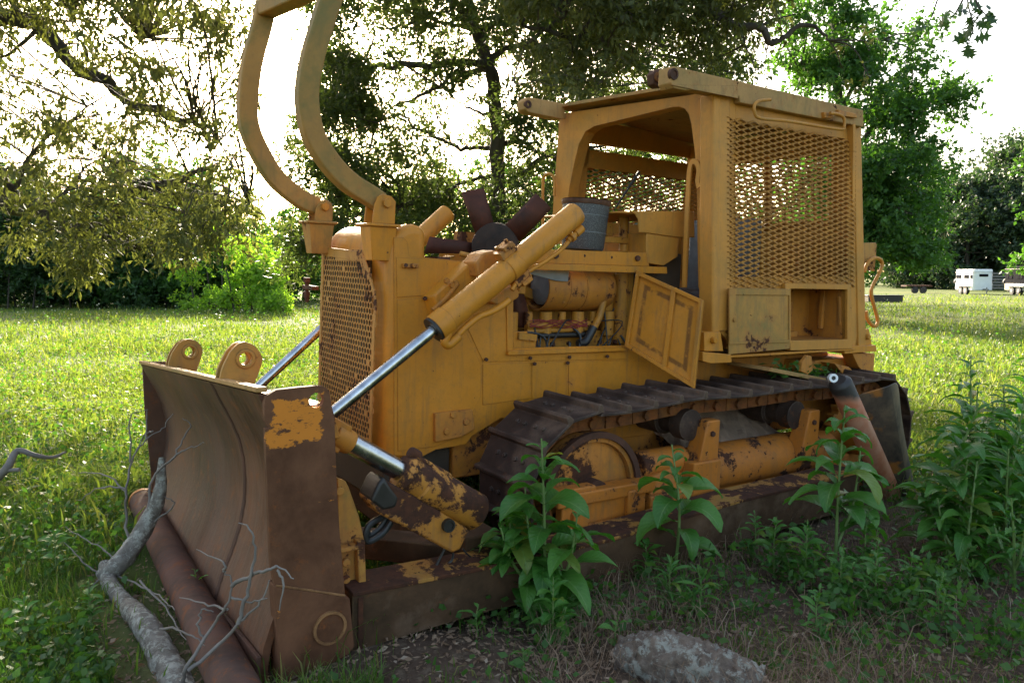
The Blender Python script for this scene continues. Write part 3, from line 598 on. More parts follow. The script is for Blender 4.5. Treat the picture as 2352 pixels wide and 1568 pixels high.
q = mb(); q.prism(poly([(430, 745), (740, 745), (730, 835), (640, 830), (430, 775)], z6, Y=3.83), (0, .012, 0)); part(q, 'strap', 'greymetal', AC, bevel=.002)
q = mb(); q.prism(poly([(1062, 765), (1250, 770), (1195, 1335), (1010, 1335), (1030, 1000)], z6, Y=3.97), (0, .06, 0)); q.cyl(L(*z6(1150, 770), Y=3.95), L(*z6(1130, 1320), Y=3.95), .05, 18); part(q, 'exhaust_housing', 'engine', EN, bevel=.006)
q = mb(); q.tube(spline(poly([(1020, 920), (1000, 1010), (975, 1110), (930, 1200)], z6, Y=3.88), 5), .024, 14); part(q, 'water_pipe', 'engine', EN)
q = mb(); q.tube(spline(poly([(930, 1190), (900, 1250), (860, 1310), (810, 1320)], z6, Y=3.88), 5), .028, 14); part(q, 'rubber_elbow', 'rubber', EN)
q = mb(); rg = random.Random(5)
for k in range(5):
    q.tube(spline(poly([(430 + 90 * i, 1165 + 30 * math.sin(i * 1.3 + k) + rg.uniform(-8, 8)) for i in range(6)], z6, Y=3.90), 4), .003, 5)
part(q, 'wiring', plain('wire_red', (.22, .03, .03), .5), EN)
q = mb(); q.cyl(L(*z6(1165, 600), Y=4.0), L(*z6(1170, 330), Y=4.0), .034, 20); q.cyl(L(*z6(1170, 335), Y=4.0), L(*z6(1172, 300), Y=4.0), .040, 20); q.cyl(L(*z6(1172, 300), Y=4.0), L(*z6(1173, 285), Y=4.0), .030, 20)
q.obox(L(*z6(1100, 510), Y=3.98), (.12, 0, 0), (0, .02, 0), (0, 0, .02)); q.prism(poly([(1035, 375), (1085, 375), (1090, 480), (1035, 480)], z6, Y=4.0), (0, .02, 0)); part(q, 'oil_filler', 'engine', EN, bevel=.003)
q = mb(); rg = random.Random(8)
for k in range(40):
    x = rg.uniform(2.3, 3.7); q.obox((x, rg.uniform(3.95, 4.6), rg.uniform(1.36, 1.62)), (rg.uniform(.02, .10), 0, rg.uniform(-.02, .02)), (0, rg.uniform(.02, .06), 0), (0, 0, rg.uniform(.015, .04)))
for k in range(6): q.tube(spline([(rg.uniform(2.3, 3.6), rg.uniform(3.9, 4.6), rg.uniform(1.4, 1.66)) for _ in range(3)], 6), .018, 8)
part(q, 'engine_fittings', 'engine', EN, bevel=.005)
q = mb(); q.obox(L(*z4(1360, 500), Y=4.4), (.12, 0, 0), (0, .05, 0), (0, 0, .04)); part(q, 'shroud_bar', 'yellow_dirty', EN)
q = mb(); q.box((2.02, 3.84, 1.30), (2.10, 4.66, 1.62)); part(q, 'radiator_shroud', 'rust', EN)
q = mb(); q.box((2.30, 4.60, .8), (3.4, 4.64, 1.30)); part(q, 'dark_bay_backing', 'black', EN)  # added black backdrop; darkness of the open bay put into its colour
q = mb(); rg = random.Random(18)
for k in range(9): x0 = rg.uniform(2.6, 3.5); q.tube(spline([(x0, 3.86, rg.uniform(1.05, 1.2)), (x0 + rg.uniform(-.1, .1), 3.84, rg.uniform(.95, 1.1)), (x0 + rg.uniform(-.25, .25), 3.88, rg.uniform(.9, 1.3)), (x0 + rg.uniform(-.3, .3), 3.95, rg.uniform(1.1, 1.5))], 6), rg.uniform(.004, .010), 7)
for k in range(6): x0 = rg.uniform(2.6, 3.6); q.tube(spline([(x0, 4.0, 1.5), (x0 + .1, 3.95, 1.68), (x0 + .25, 4.05, 1.62), (x0 + .35, 4.1, 1.45)], 6), .008, 7)
for p in q.pieces(): part(p, 'engine_hose', 'rubber', EN)
q = mb()
for k in range(7): q.bolt((2.62 + .13 * k, 3.90, 1.10), (0, -1, 0), .014, .02)
for k in range(5): q.bolt((2.7 + .18 * k, 3.975, 1.0 + .03 * (k % 2)), (0, -1, 0), .018, .03)
for p in q.pieces(): part(p, 'engine_bolt', 'rust', EN)
# fan standing loose behind the radiator
fc = np.array(L(*z4(1530, 560), Y=4.12)); fn = _n(np.array((-.62, -.78, .05)))
q = mb(); q.tube([fc - fn * .05, fc + fn * .0, fc + fn * .045, fc + fn * .06], [.14, .15, .14, .08], 28); q.cyl(fc, fc + fn * .09, .05, 20); FN = part(q, 'cooling_fan', 'fanhub', smooth=40)
for pl in ([(1268, 140), (1440, 105), (1530, 430), (1380, 470)], [(1850, 145), (1970, 260), (1720, 520), (1600, 405)], [(1020, 485), (1360, 530), (1350, 620), (975, 615)], [(1640, 800), (1720, 790), (1810, 1160), (1780, 1195), (1680, 1190)]):
    q = mb(); P_ = [LP(*z4(*p), fc, fn) for p in pl]; P_ = [p + fn * (.015 if i in (0, len(pl) - 1) else -.015) for i, p in enumerate(P_)]
    if len(P_) == 4:
        rows = []
        for s_ in np.linspace(0, 1, 6):
            e0 = P_[0] * (1 - s_) + P_[1] * s_; e1 = P_[3] * (1 - s_) + P_[2] * s_; cv = fn * (.03 * math.sin(math.pi * s_)); rows.append([e0 + cv, (e0 + e1) / 2 + cv, e1 + cv])
        q.grid(rows)
    else: q.add(P_, [tuple(range(len(P_)))])
    part(q, 'fan_blade', 'fan', FN, solid=.006)

# ---- hanging engine door
D = [L(1465, 622, Y=3.75), L(1617, 690, Y=3.27), L(1596, 892, Y=3.27), L(1438, 795, Y=3.75)]
ctr = sum(D) / 4; nn = _n(np.cross(D[1] - D[0], D[3] - D[0])); nn = nn if nn[1] < 0 else -nn
q = mb(); q.prism(D, -nn * .006); DR = part(q, 'engine_door', 'yellow')
q = mb(); inn = [ctr + (p - ctr) * np.array((.9, .9, .9)) for p in D]; q.ring([p + nn * .001 for p in D], [p + nn * .001 for p in inn], nn * .022)
m0, m1 = (D[0] * .42 + D[1] * .58), (D[3] * .42 + D[2] * .58); q.tube([m0 + nn * .011, m1 + nn * .011], 0, sq=(.016, .011), up=nn); part(q, 'door_frame', 'yellow', DR, bevel=.003)
# ---- cab
SP0, SN = (4, 3.40, 1.2), (0, 1, -.075)
def S(x, y, d=0.): return LP(x, y, (SP0[0], SP0[1] - d, SP0[2]), SN)
def Sp(pts, zf=None, d=0.): return [S(*(zf(*p) if zf else p), d=d) for p in pts]
def SXZ(X, Z, d=0.): return np.array((X, 3.40 + .075 * (Z - 1.2) - d, Z))
def FXZ(X, Z, d=0.): return np.array((X, 5.20 - .075 * (Z - 1.2) + d, Z))
CX0 = 3.84
q = mb()
def Fr(pts, x=CX0): return poly(pts, X=x)
arch_in = [(1604, 660), (1602, 560), (1600, 420), (1596, 350), (1588, 285), (1582, 262), (1573, 250), (1560, 245), (1545, 246), (1365, 290), (1345, 302), (1330, 330), (1318, 380), (1308, 430), (1300, 500), (1296, 560)]
arch_out = [(1652, 760), (1652, 560), (1652, 420), (1652, 350), (1652, 285), (1652, 250), (1652, 230), (1652, 212), (1600, 216), (1284, 262), (1284, 275), (1281, 330), (1277, 380), (1273, 430), (1269, 500), (1266, 560)]
ao, ai = Fr(arch_out), Fr(arch_in); m_ = len(ao); vv = np.array((.10, 0, 0))
fs = []; vs = ao + ai + [p + vv for p in ao] + [p + vv for p in ai]
for k in range(m_ - 1):
    j = k + 1; fs += [(k, j, m_ + j, m_ + k), (2 * m_ + k, 3 * m_ + k, 3 * m_ + j, 2 * m_ + j), (k, 2 * m_ + k, 2 * m_ + j, j), (m_ + k, m_ + j, 3 * m_ + j, 3 * m_ + k)]
for k in (0, m_ - 1): fs.append((k, m_ + k, 3 * m_ + k, 2 * m_ + k))
q.add(vs, fs)
CB = part(q, 'cab', 'yellow_cab', smooth=25)
q = mb(); q.prism(Sp([(1640, 214), (1655, 216), (1655, 765), (1636, 765)], d=.012), (0, .12, 0)); part(q, 'front_post', 'yellow_cab', CB, bevel=.012, seg=3)
q = mb()
q.prism(Sp([(1655, 216), (1690, 222), (1690, 800), (1656, 765)]), (0, .02, 0)); q.prism(Sp([(1690, 222), (1962, 290), (1962, 322), (1690, 282)], d=-.001), (0, .02, 0))
q.prism(Sp([(1944, 318), (1962, 322), (1972, 800), (1952, 800)]), (0, .02, 0)); q.prism(Sp([(1690, 636), (1949, 634), (1950, 662), (1690, 664)], d=.001), (0, .02, 0))
part(q, 'side_panel', 'yellow_cab', CB, bevel=.002)
q = mb(); q.prism(Sp([(1962, 285), (1978, 289), (1990, 800), (1972, 800)], d=.01), (0, .12, 0)); part(q, 'rear_post', 'yellow_cab', CB, bevel=.006)
# expanded metal
def expanded(b, X0, X1, Z0, Z1, fn, per=.130, row=.0345, skip=None, th=.006, w=.010):
    j = 0; z = Z0
    while z < Z1:
        pts = []; n = int((X1 - X0) / per * 8); cur = []
        for k in range(n + 1):
            x = X0 + k * per / 8; ph = (k + (0 if j % 2 == 0 else 4)) % 8      # 0,1 trough; 2,3 up; 4,5 crest; 6,7 down
            zz = z + (-row / 4 if ph in (0, 1) else row / 4 if ph in (4, 5) else 0)
            if ph in (3,): zz = z + row * .12
            if ph in (2,): zz = z - row * .12
            if ph in (6,): zz = z + row * .12
            if ph in (7,): zz = z - row * .12
            if skip and skip(x, zz):
                if len(cur) > 1: pts.append(cur)
                cur = []; continue
            cur.append((x, zz))
        if len(cur) > 1: pts.append(cur)
        for c in pts:
            A = [fn(x, zz - w / 2, .012 if 1 else 0) for x, zz in c]; B = [fn(x, zz + w / 2, .002) for x, zz in c]; C_ = [p + np.array((0, 0, th)) for p in B]; D_ = [p + np.array((0, 0, th)) for p in A]
            m = len(c); vs = A + B + C_ + D_; b.add(vs, [(i, i + 1, m + i + 1, m + i) for i in range(m - 1)] + [(m + i, m + i + 1, 2 * m + i + 1, 2 * m + i) for i in range(m - 1)] + [(2 * m + i, 2 * m + i + 1, 3 * m + i + 1, 3 * m + i) for i in range(m - 1)] + [(3 * m + i, 3 * m + i + 1, i + 1, i) for i in range(m - 1)])
        z += row / 2; j += 1
q = mb(); expanded(q, 3.915, 5.36, 1.38, 2.585, SXZ, skip=lambda x, z: (z < 1.50 and x > 4.45)); expanded(q, 3.915, 4.03, 1.10, 1.38, SXZ); part(q, 'mesh_guard', 'yellow_cab', CB, smooth=0)
q = mb(); expanded(q, 3.98, 5.32, 1.95, 2.42, lambda x, z, d: FXZ(x, z, -d)); part(q, 'mesh_guard', 'yellow_cab', CB, smooth=0)
q = mb(); expanded(q, 3.60, 5.05, 1.95, 2.50, lambda x, z, d: np.array((5.40 - d - .12 * (z - 1.2), x, z))); part(q, 'mesh_guard', 'yellow_cab', CB, smooth=0)
q = mb()                                                            # far wall, rear wall
def fbox(X0, X1, Z0, Z1, t=.03): a = [FXZ(X0, Z0), FXZ(X1, Z0), FXZ(X1, Z1), FXZ(X0, Z1)]; q.prism(a, (0, -t, 0))
fbox(3.85, 5.4, 2.60, 2.78); fbox(3.95, 5.30, 2.40, 2.545, .05); fbox(3.94, 4.06, .95, 2.60, .05); fbox(5.26, 5.42, .95, 2.60, .05); fbox(4.06, 5.26, .95, 1.97)
def rbox(Y0, Y1, Z0, Z1, t=.03): q.hexa([(5.42 - .12 * (Z0 - 1.2), Y0, Z0), (5.45 - .12 * (Z0 - 1.2), Y0, Z0), (5.45 - .12 * (Z0 - 1.2), Y1, Z0), (5.42 - .12 * (Z0 - 1.2), Y1, Z0), (5.42 - .12 * (Z1 - 1.2), Y0, Z1), (5.45 - .12 * (Z1 - 1.2), Y0, Z1), (5.45 - .12 * (Z1 - 1.2), Y1, Z1), (5.42 - .12 * (Z1 - 1.2), Y1, Z1)])
rbox(3.46, 5.10, 2.50, 2.70); rbox(3.46, 3.64, 1.0, 2.5); rbox(5.0, 5.12, 1.0, 2.5); rbox(3.64, 5.0, 1.0, 2.0); rbox(4.2, 4.26, 2.0, 2.5)
part(q, 'cab_wall', 'yellow_cab', CB, bevel=.003)
q = mb(); rf = [L(1283, 243, X=3.78), L(1515, 193, X=3.78)]; q.hexa([(3.76, 3.52, 2.775), (5.36, 3.52, 2.70), (5.36, 5.13, 2.72), (3.76, rf[0][1], rf[0][2] - .02), (3.76, 3.52, 2.80), (5.36, 3.52, 2.735), (5.36, 5.13, 2.745), (3.76, rf[0][1], rf[0][2] + .005)])
part(q, 'roof', 'beam', CB, bevel=.003)
# roof side beams
def beam(pts, name='roof_beam', d=.05, depth=.11, mat='beam'):
    q = mb(); q.prism(Sp(pts, d=d), (0, depth, 0)); return part(q, name, mat, CB, bevel=.005)
BM = beam([(1543, 153), (1548, 152), (1983, 253), (1984, 292), (1700, 236), (1698, 222), (1600, 206), (1575, 208), (1548, 203), (1541, 190)])
cc = S(*z5(1022, 142), d=.055); q = mb(); q.pipe(cc + (0, .02, 0), cc - (0, .006, 0), .034, .022, 22); q.cyl(cc + (0, .01, 0), cc, .022, 18); part(q, 'beam_eye', 'rust', BM)
q = mb(); q.prism(Sp([(1395, 210), (1400, 285), (1000, 205), (1075, 205)], z5, d=.058), (0, .01, 0)); part(q, 'beam_patch', 'beam', BM)
q = mb(); lp = [L(*z5(*p), Y=3.66) for p in ((900, 140), (915, 118), (945, 108), (1000, 112), (1010, 215), (930, 222), (905, 200))]; q.prism(lp, (0, .06, 0)); LG = part(q, 'roof_lug', 'rust', CB, bevel=.006)
q = mb(); cc = L(*z5(930, 160), Y=3.655); q.pipe(cc + (0, .02, 0), cc - (0, .004, 0), .030, .012, 20); part(q, 'lug_eye', 'chain', LG)
q = mb(); q.prism(poly([(1206, 232), (1215, 223), (1296, 238), (1300, 272), (1290, 274), (1214, 258), (1206, 250)], Y=5.05), (0, .11, 0)); BM2 = part(q, 'roof_beam', 'beam', CB, bevel=.006)
cc = L(1213, 240, Y=5.045); q = mb(); q.pipe(cc + (0, .02, 0), cc - (0, .006, 0), .03, .014, 18); part(q, 'beam_eye', 'rust', BM2)
q = mb(); q.prism(Sp([(1990, 350), (2095, 375), (2100, 400), (1990, 385)], z5, d=.075), (0, .03, 0)); q.prism(Sp([(1905, 365), (1950, 365), (1960, 400), (1910, 400)], z5, d=.075), (0, .03, 0)); part(q, 'beam_lug', 'yellow_dirty', BM, bevel=.004)
# handles
def handle(pts, r=.011, par=CB, name='grab_handle', mat='yellow_cab', sq=None, up=None, n=5):
    q = mb(); q.tube(spline(pts, n), r, 10, sq=sq, up=up); return part(q, name, mat, par)
handle(poly([(1084, 1395), (1090, 1200), (1108, 800), (1118, 690), (1135, 656), (1160, 668), (1170, 710), (1163, 770), (1172, 810)], z5, X=3.79), sq=(.018, .006), up=(1, 0, 0))
handle(Sp([(1590, 292), (1525, 300), (1496, 325), (1498, 370), (1530, 402), (1700, 420), (1990, 466), (2022, 450), (2020, 400), (1985, 378), (1940, 372)], z5, d=.10), .011)
handle(poly([(1246, 530), (1247, 430), (1249, 408), (1260, 399), (1271, 406), (1274, 425), (1273, 450)], X=3.80), .012)
handle(Sp([(1700, 420), (1715, 360), (1750, 315), (1800, 295), (1845, 315), (1855, 365), (1820, 450), (1765, 560), (1762, 640), (1800, 780), (1818, 860), (1800, 902), (1765, 895), (1725, 840), (1712, 770)], z7, d=-.02), .014)
q = mb(); q.prism(Sp([(1690, 160), (1800, 158), (1810, 175), (1790, 415), (1680, 395)], z7, d=-.06), (0, .02, 0)); part(q, 'rear_plate', 'yellow_moss', CB, bevel=.004)
# toolbox
q = mb(); o_ = Sp([(985, 520), (1578, 530), (1590, 1108), (1035, 1125)], z7, d=.035); i_ = Sp([(1040, 570), (1545, 578), (1548, 1025), (1040, 1035)], z7, d=.035); q.ring(o_, i_, (0, .05, 0))
TX = part(q, 'toolbox', 'yellow_cab', CB, bevel=.004)
q = mb(); fr = [p + np.array((0, .02, 0)) for p in i_]; bk = [p + np.array((0, .42, 0)) for p in i_]; q.add(fr + bk, [(4, 5, 6, 7), (0, 1, 5, 4), (1, 2, 6, 5), (2, 3, 7, 6), (3, 0, 4, 7)]); part(q, 'toolbox_interior', 'yellow_dirty', TX, smooth=0)
q = mb(); q.prism(Sp([(1335, 585), (1358, 585), (1330, 930), (1305, 930)], z7, d=-.15), (0, .03, 0)); q.box((4.75, 3.6, 1.06), (4.95, 3.8, 1.16)); q.prism(Sp([(1475, 640), (1530, 640), (1530, 900), (1480, 900)], z7, d=-.02), (0, .02, 0)); part(q, 'inner_bracket', 'yellow_dirty', TX, bevel=.003)
q = mb(); q.prism(Sp([(485, 562), (1035, 572), (1030, 1108), (482, 1160)], z7, d=.045), (0, .008, 0)); TD = part(q, 'toolbox_door', 'yellow_moss', CB, bevel=.002)
q = mb(); q.ring(Sp([(490, 566), (1033, 575), (1028, 1050), (486, 1070)], z7, d=.052), Sp([(545, 625), (1024, 630), (1022, 1025), (560, 1042)], z7, d=.052), (0, .007, 0)); q.bolt(S(*z7(525, 850), d=.05), (0, -1, 0), .012, .012); part(q, 'door_rim', 'yellow_moss', TD, bevel=.002)
# base rails and feet
q = mb(); q.prism(Sp([(500, 1165), (1610, 1105), (1612, 1122), (500, 1190)], z7, d=.03), (0, .10, 0)); q.prism(Sp([(262, 960), (410, 955), (435, 1130), (262, 1130)], z7, d=.03), (0, .12, 0)); q.prism(Sp([(250, 1135), (505, 1160), (510, 1232), (320, 1240), (250, 1220)], z7, d=.05), (0, .22, 0))
q.prism(Sp([(1520, 1085), (1800, 1075), (1810, 1130), (1520, 1155)], z7, d=.02), (0, .22, 0)); q.prism(Sp([(1640, 935), (1740, 932), (1765, 1075), (1610, 1085)], z7, d=0), (0, .10, 0)); q.bolt(S(*z7(335, 1030), d=.03), (0, -1, 0), .022, .03); q.bolt(S(*z7(1712, 1000), d=.0), (0, -1, 0), .022, .03)
part(q, 'cab_foot', 'yellow', CB, bevel=.004)
# cab interior
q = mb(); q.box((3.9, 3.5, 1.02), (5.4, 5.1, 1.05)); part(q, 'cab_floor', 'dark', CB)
q = mb(); q.box((4.52, 3.75, 1.35), (4.68, 4.35, 1.98)); q.box((4.15, 3.75, 1.25), (4.6, 4.35, 1.45)); part(q, 'seat', 'seat', CB, bevel=.04, seg=4)
q = mb(); q.box((4.0, 3.62, 1.05), (4.9, 3.84, 1.38)); q.box((4.9, 3.7, 1.05), (5.3, 4.9, 1.5)); q.box((3.9, 4.75, 1.05), (4.8, 5.0, 1.45)); part(q, 'control_console', 'yellow_dirty', CB, bevel=.01)
q = mb(); q.tube([(4.1, 3.7, 1.3), (4.05, 3.72, 1.75)], .01, 8); q.tube([(4.2, 3.72, 1.3), (4.18, 3.72, 1.7)], .01, 8); q.tube([L(1412, 480, Y=4.4), L(1468, 395, Y=4.4)], [.005, .012], 8); part(q, 'lever', 'black', CB)
q = mb(); q.box((4.02, 3.60, 1.05), (4.06, 3.64, 2.62)); part(q, 'inner_post', 'black', CB)

# ---- undercarriage
def track_path():
    pts = []; c1, R1 = np.array((2.61, .40)), .425; c2, R2 = np.array((5.30, .43)), .425
    for a in np.linspace(270, 95, 24): pts.append(c1 + R1 * np.array((math.cos(math.radians(a)), math.sin(math.radians(a)))))
    for x in np.linspace(2.75, 5.15, 26): pts.append(np.array((x, np.interp(x, [2.75, 3.0, 3.35, 3.85, 4.36, 4.8, 5.15], [.815, .825, .85, .835, .85, .835, .85]))))
    for a in np.linspace(85, -90, 24): pts.append(c2 + R2 * np.array((math.cos(math.radians(a)), math.sin(math.radians(a)))))
    pts.append(pts[0]); return np.array(pts)
TP = track_path(); seg = np.linalg.norm(np.diff(TP, axis=0), axis=1); cum = np.concatenate([[0], np.cumsum(seg)]); TL = cum[-1]
def at(s): s %= TL; return np.array((np.interp(s, cum, TP[:, 0]), np.interp(s, cum, TP[:, 1])))
NS = 40; pitch = TL / NS
shoe_me = None
def make_shoe():                                                    # local: x along travel, y across, z outward
    b = MB(); h = pitch * .56; prof = [(-h, -.008), (-h + .012, .004), (-.055, .004), (-.045, .002), (h - .045, .002), (h - .034, .034), (h - .018, .038), (h - .010, .034), (h - .002, 0), (h, -.010), (h - .04, -.012), (-h, -.014)]
    b.prism([(x, -.25, z) for x, z in prof], (0, .50, 0))
    for y in (-.12, -.05, .05, .12): b.bolt((-.01, y, .004), (0, 0, 1), .014, .012)
    return b
for side, YT in ((0, 3.10), (1, 4.90)):
    q = mb()                                                        # chain of links
    for k in range(NS * 2):
        s = k * pitch / 2; p, p2 = at(s), at(s + pitch * .5); t = p2 - p; t /= np.linalg.norm(t); n = np.array((-t[1], t[0])); m = (p + p2) / 2 - n * .075
        for y0 in (YT + .17, YT + .29): q.obox((m[0], y0, m[1]), (t[0] * pitch * .235, 0, t[1] * pitch * .235), (0, .018, 0), (n[0] * .048, 0, n[1] * .048))
        if k % 2 == 0: q.cyl((p[0] - n[0] * .085, YT + .13, p[1] - n[1] * .085), (p[0] - n[0] * .085, YT + .33, p[1] - n[1] * .085), .026, 10)
    TK = part(q, 'track', 'chain', smooth=30)
    if side: TK['label'] = 'far track'
    proto = None
    for k in range(NS):
        s = (k + .25) * pitch; p = at(s); t = at(s + .05) - at(s - .05); t /= np.linalg.norm(t); n = np.array((-t[1], t[0]))
        if proto is None:
            if shoe_me is None: o = make_shoe().build('track_shoe', M['track'], TK, bevel=.005); shoe_me = o.data
            else: o = bpy.data.objects.new('track_shoe', shoe_me); COL.objects.link(o); o.parent = TK; mo = o.modifiers.new('b', 'BEVEL'); mo.width = .005; mo.limit_method = 'ANGLE'
            proto = o
        else: o = proto.copy(); COL.objects.link(o); o.parent = TK
        X_ = Vector((t[0], 0, t[1])); Z_ = Vector((n[0], 0, n[1])); Y_ = Z_.cross(X_); mt = Matrix((X_, Y_, Z_)).transposed().to_4x4()
        c = np.array((p[0], YT + .25, p[1])) - ORIG; mt.translation = Vector(c); o.matrix_local = mt
    # frame
    yA = YT + .10 if not side else YT + .05
    q = mb(); q.box((2.55, yA, .16), (5.1, yA + .32, .30)); q.cyl((2.95, YT + .21, .34), (4.95, YT + .21, .34), .125, 24); q.tube([(3.55, YT + .21, .34), (3.56, YT + .21, .34), (4.75, YT + .21, .34), (4.76, YT + .21, .34)], [.125, .150, .150, .125], 24)
    for x, z in ((3.50, .62), (4.50, .60)): 
        q.hexa([(x - .10, YT + .02, .34), (x + .09, YT + .02, .34), (x + .09, YT + .16, .34), (x - .10, YT + .16, .34), (x - .02, YT + .02, z + .08), (x + .09, YT + .02, z + .08), (x + .09, YT + .12, z + .08), (x - .02, YT + .12, z + .08)])
    q.box((3.36, YT + .0, .22), (3.60, YT + .3, .46)); q.box((2.36, YT + .0, .335), (3.06, YT + .11, .405)); q.box((2.40, YT + .02, .12), (3.0, YT + .08, .34)); q.box((2.30, YT + .01, .385), (2.62, YT + .09, .43)); q.box((2.84, YT - .01, .20), (2.90, YT + .04, .37)); q.hexa([(3.04, YT + .02, .26), (3.34, YT + .02, .26), (3.34, YT + .2, .26), (3.04, YT + .2, .26), (3.04, YT + .05, .40), (3.30, YT + .08, .44), (3.30, YT + .2, .44), (3.04, YT + .2, .40)]); q.cyl((3.05, YT + .17, .44), (3.42, YT + .17, .44), .09, 20); q.box((2.4, YT - .005, .205), (3.0, YT + .02, .225)); q.box((3.6, YT + .0, .175), (5.1, YT + .03, .195)); q.box((2.46, YT - .012, .16), (2.56, YT + .03, .30)); q.box((2.70, YT + .03, .16), (2.80, YT + .12, .33)); q.box((2.90, YT + .03, .18), (3.00, YT + .12, .33)); q.box((2.5, YT + .01, .08), (5.2, YT + .05, .17)); q.box((3.02, YT + .0, .20), (3.34, YT + .1, .31))
    TF = part(q, 'track_frame', 'orange_dirty', bevel=.012, seg=3)
    q = mb()
    for x in (2.75, 3.1, 3.3, 3.75, 4.0, 4.2, 4.6): q.bolt((x, YT + .01, .12 + .0 * x), (0, -1, 0), .018, .02)
    for x, z in ((3.44, .30), (3.54, .30), (3.52, .62), (4.52, .6)): q.bolt((x, YT + .02, z), (0, -1, 0), .017, .015)
    part(q, 'frame_bolt', 'rust', TF)
    q = mb(); c = (2.67, YT + .14, .355); q.tube([(c[0], YT + .13, c[2]), (c[0], YT + .14, c[2]), (c[0], YT + .19, c[2]), (c[0], YT + .33, c[2])], [.27, .30, .30, .30], 48); q.pipe((c[0], YT + .20, c[2]), (c[0], YT + .10, c[2]), .33, .285, 48); ID = part(q, 'idler_wheel', 'idler_paint', TF, smooth=30)
    q = mb(); q.pipe((c[0], YT + .11, c[2]), (c[0], YT + .08, c[2]), .345, .31, 48); q.cyl((c[0], YT + .13, c[2]), (c[0], YT + .06, c[2]), .08, 20); part(q, 'idler_rim', 'rust', ID, smooth=30)
    for x, z in ((3.44, .665), (4.46, .64)):
        q = mb(); q.tube([(x - .02, YT + .09, z), (x - .02, YT + .10, z), (x - .02, YT + .19, z), (x - .02, YT + .20, z), (x - .02, YT + .30, z), (x - .02, YT + .31, z), (x - .02, YT + .50, z)], [.075, .095, .095, .075, .075, .095, .095], 28); RL = part(q, 'carrier_roller', 'track', TF, smooth=40)
    for x in (3.0, 3.45, 3.9, 4.35, 4.8):
        q = mb(); q.tube([(x, YT + .12, .13), (x, YT + .13, .13), (x, YT + .2, .13), (x, YT + .21, .13), (x, YT + .34, .13)], [.06, .10, .10, .08, .08], 20); part(q, 'track_roller', 'rust', TF)
    q = mb(); pts = []
    for k in range(26):
        for da, r in ((-.3, .27), (-.12, .31), (.12, .31), (.3, .27)): a = (k + da) / 26 * 2 * math.pi; pts.append((5.30 + r * math.cos(a), YT + .2, .43 + r * math.sin(a)))
    q.prism(pts, (0, .06, 0)); q.cyl((5.30, YT + .05, .43), (5.30, YT + .5, .43), .17, 24); part(q, 'drive_sprocket', 'yellow_dirty', TF)
# hull between the tracks
q = mb(); q.box((2.15, 3.84, .34), (5.35, 4.66, .80)); q.box((3.9, 3.66, .62), (5.45, 4.84, .98)); q.box((4.9, 3.5, .55), (5.62, 5.0, .95)); q.prism([(2.9, 3.70, .50), (3.35, 3.70, .60), (3.35, 3.70, .78), (2.95, 3.70, .74)], (0, .14, 0)); HL = part(q, 'hull', 'yellow_dirty', bevel=.01)
q = mb(); q.prism(poly([(2.6, 3.62, .3)] if False else [(1390, 940), (1700, 900), (1700, 1060), (1390, 1060)], Y=3.64), (0, .03, 0)); q.box((3.0, 3.60, .52), (3.5, 3.66, .60)); part(q, 'inner_guard', 'yellow_dirty', HL, bevel=.005)
rg = np.random.default_rng(4); q = mb(); rows = []
for i in range(26):
    x = 3.55 + i * .045; rows.append([(x, 3.22 + j * .055 + rg.uniform(-.01, .01), .40 + .27 * math.sin(min(1, (i + 2) / 27) * math.pi) ** .5 * (j / 8) + rg.uniform(-.012, .012)) for j in range(9)])
q.grid(rows); part(q, 'packed_dirt', 'dirt', TF, smooth=0)
q = mb(); q.hexa([(4.55, 3.02, .845), (5.55, 3.02, .80), (5.55, 3.62, .80), (4.55, 3.62, .845), (4.55, 3.02, .862), (5.55, 3.02, .817), (5.55, 3.62, .817), (4.55, 3.62, .862)]) if False else q.prism(poly([(1765, 852), (1770, 844), (1915, 872), (1912, 882)], Y=3.25), (0, .35, 0)); part(q, 'fender', 'beam', bevel=.003)
q = mb(); q.prism(Sp([(1140, 1230), (1190, 1165), (1225, 1175), (1235, 1300), (1190, 1340), (1130, 1310)], z7, d=.1), (0, .03, 0)); q.prism(Sp([(1430, 1240), (1560, 1270), (1640, 1350), (1500, 1330)], z7, d=0), (0, .2, 0)); q.prism(Sp([(1590, 1150), (1790, 1150), (1780, 1330), (1700, 1330), (1640, 1260)], z7, d=0), (0, .1, 0)); part(q, 'rear_lug', 'yellow_dirty', bevel=.004)
q = mb(); q.tube([S(*z7(1720, 1320), d=-.1), S(*z7(1880, 1350), d=-.1)], .012, 12); q.tube([S(*z7(1880, 1320), d=-.1), S(*z7(1875, 1400), d=-.1)], .016, 12); q.tube([S(*z7(1715, 1280), d=-.1), S(*z7(1710, 1370), d=-.1)], .02, 12); part(q, 'rear_rod', 'rust')
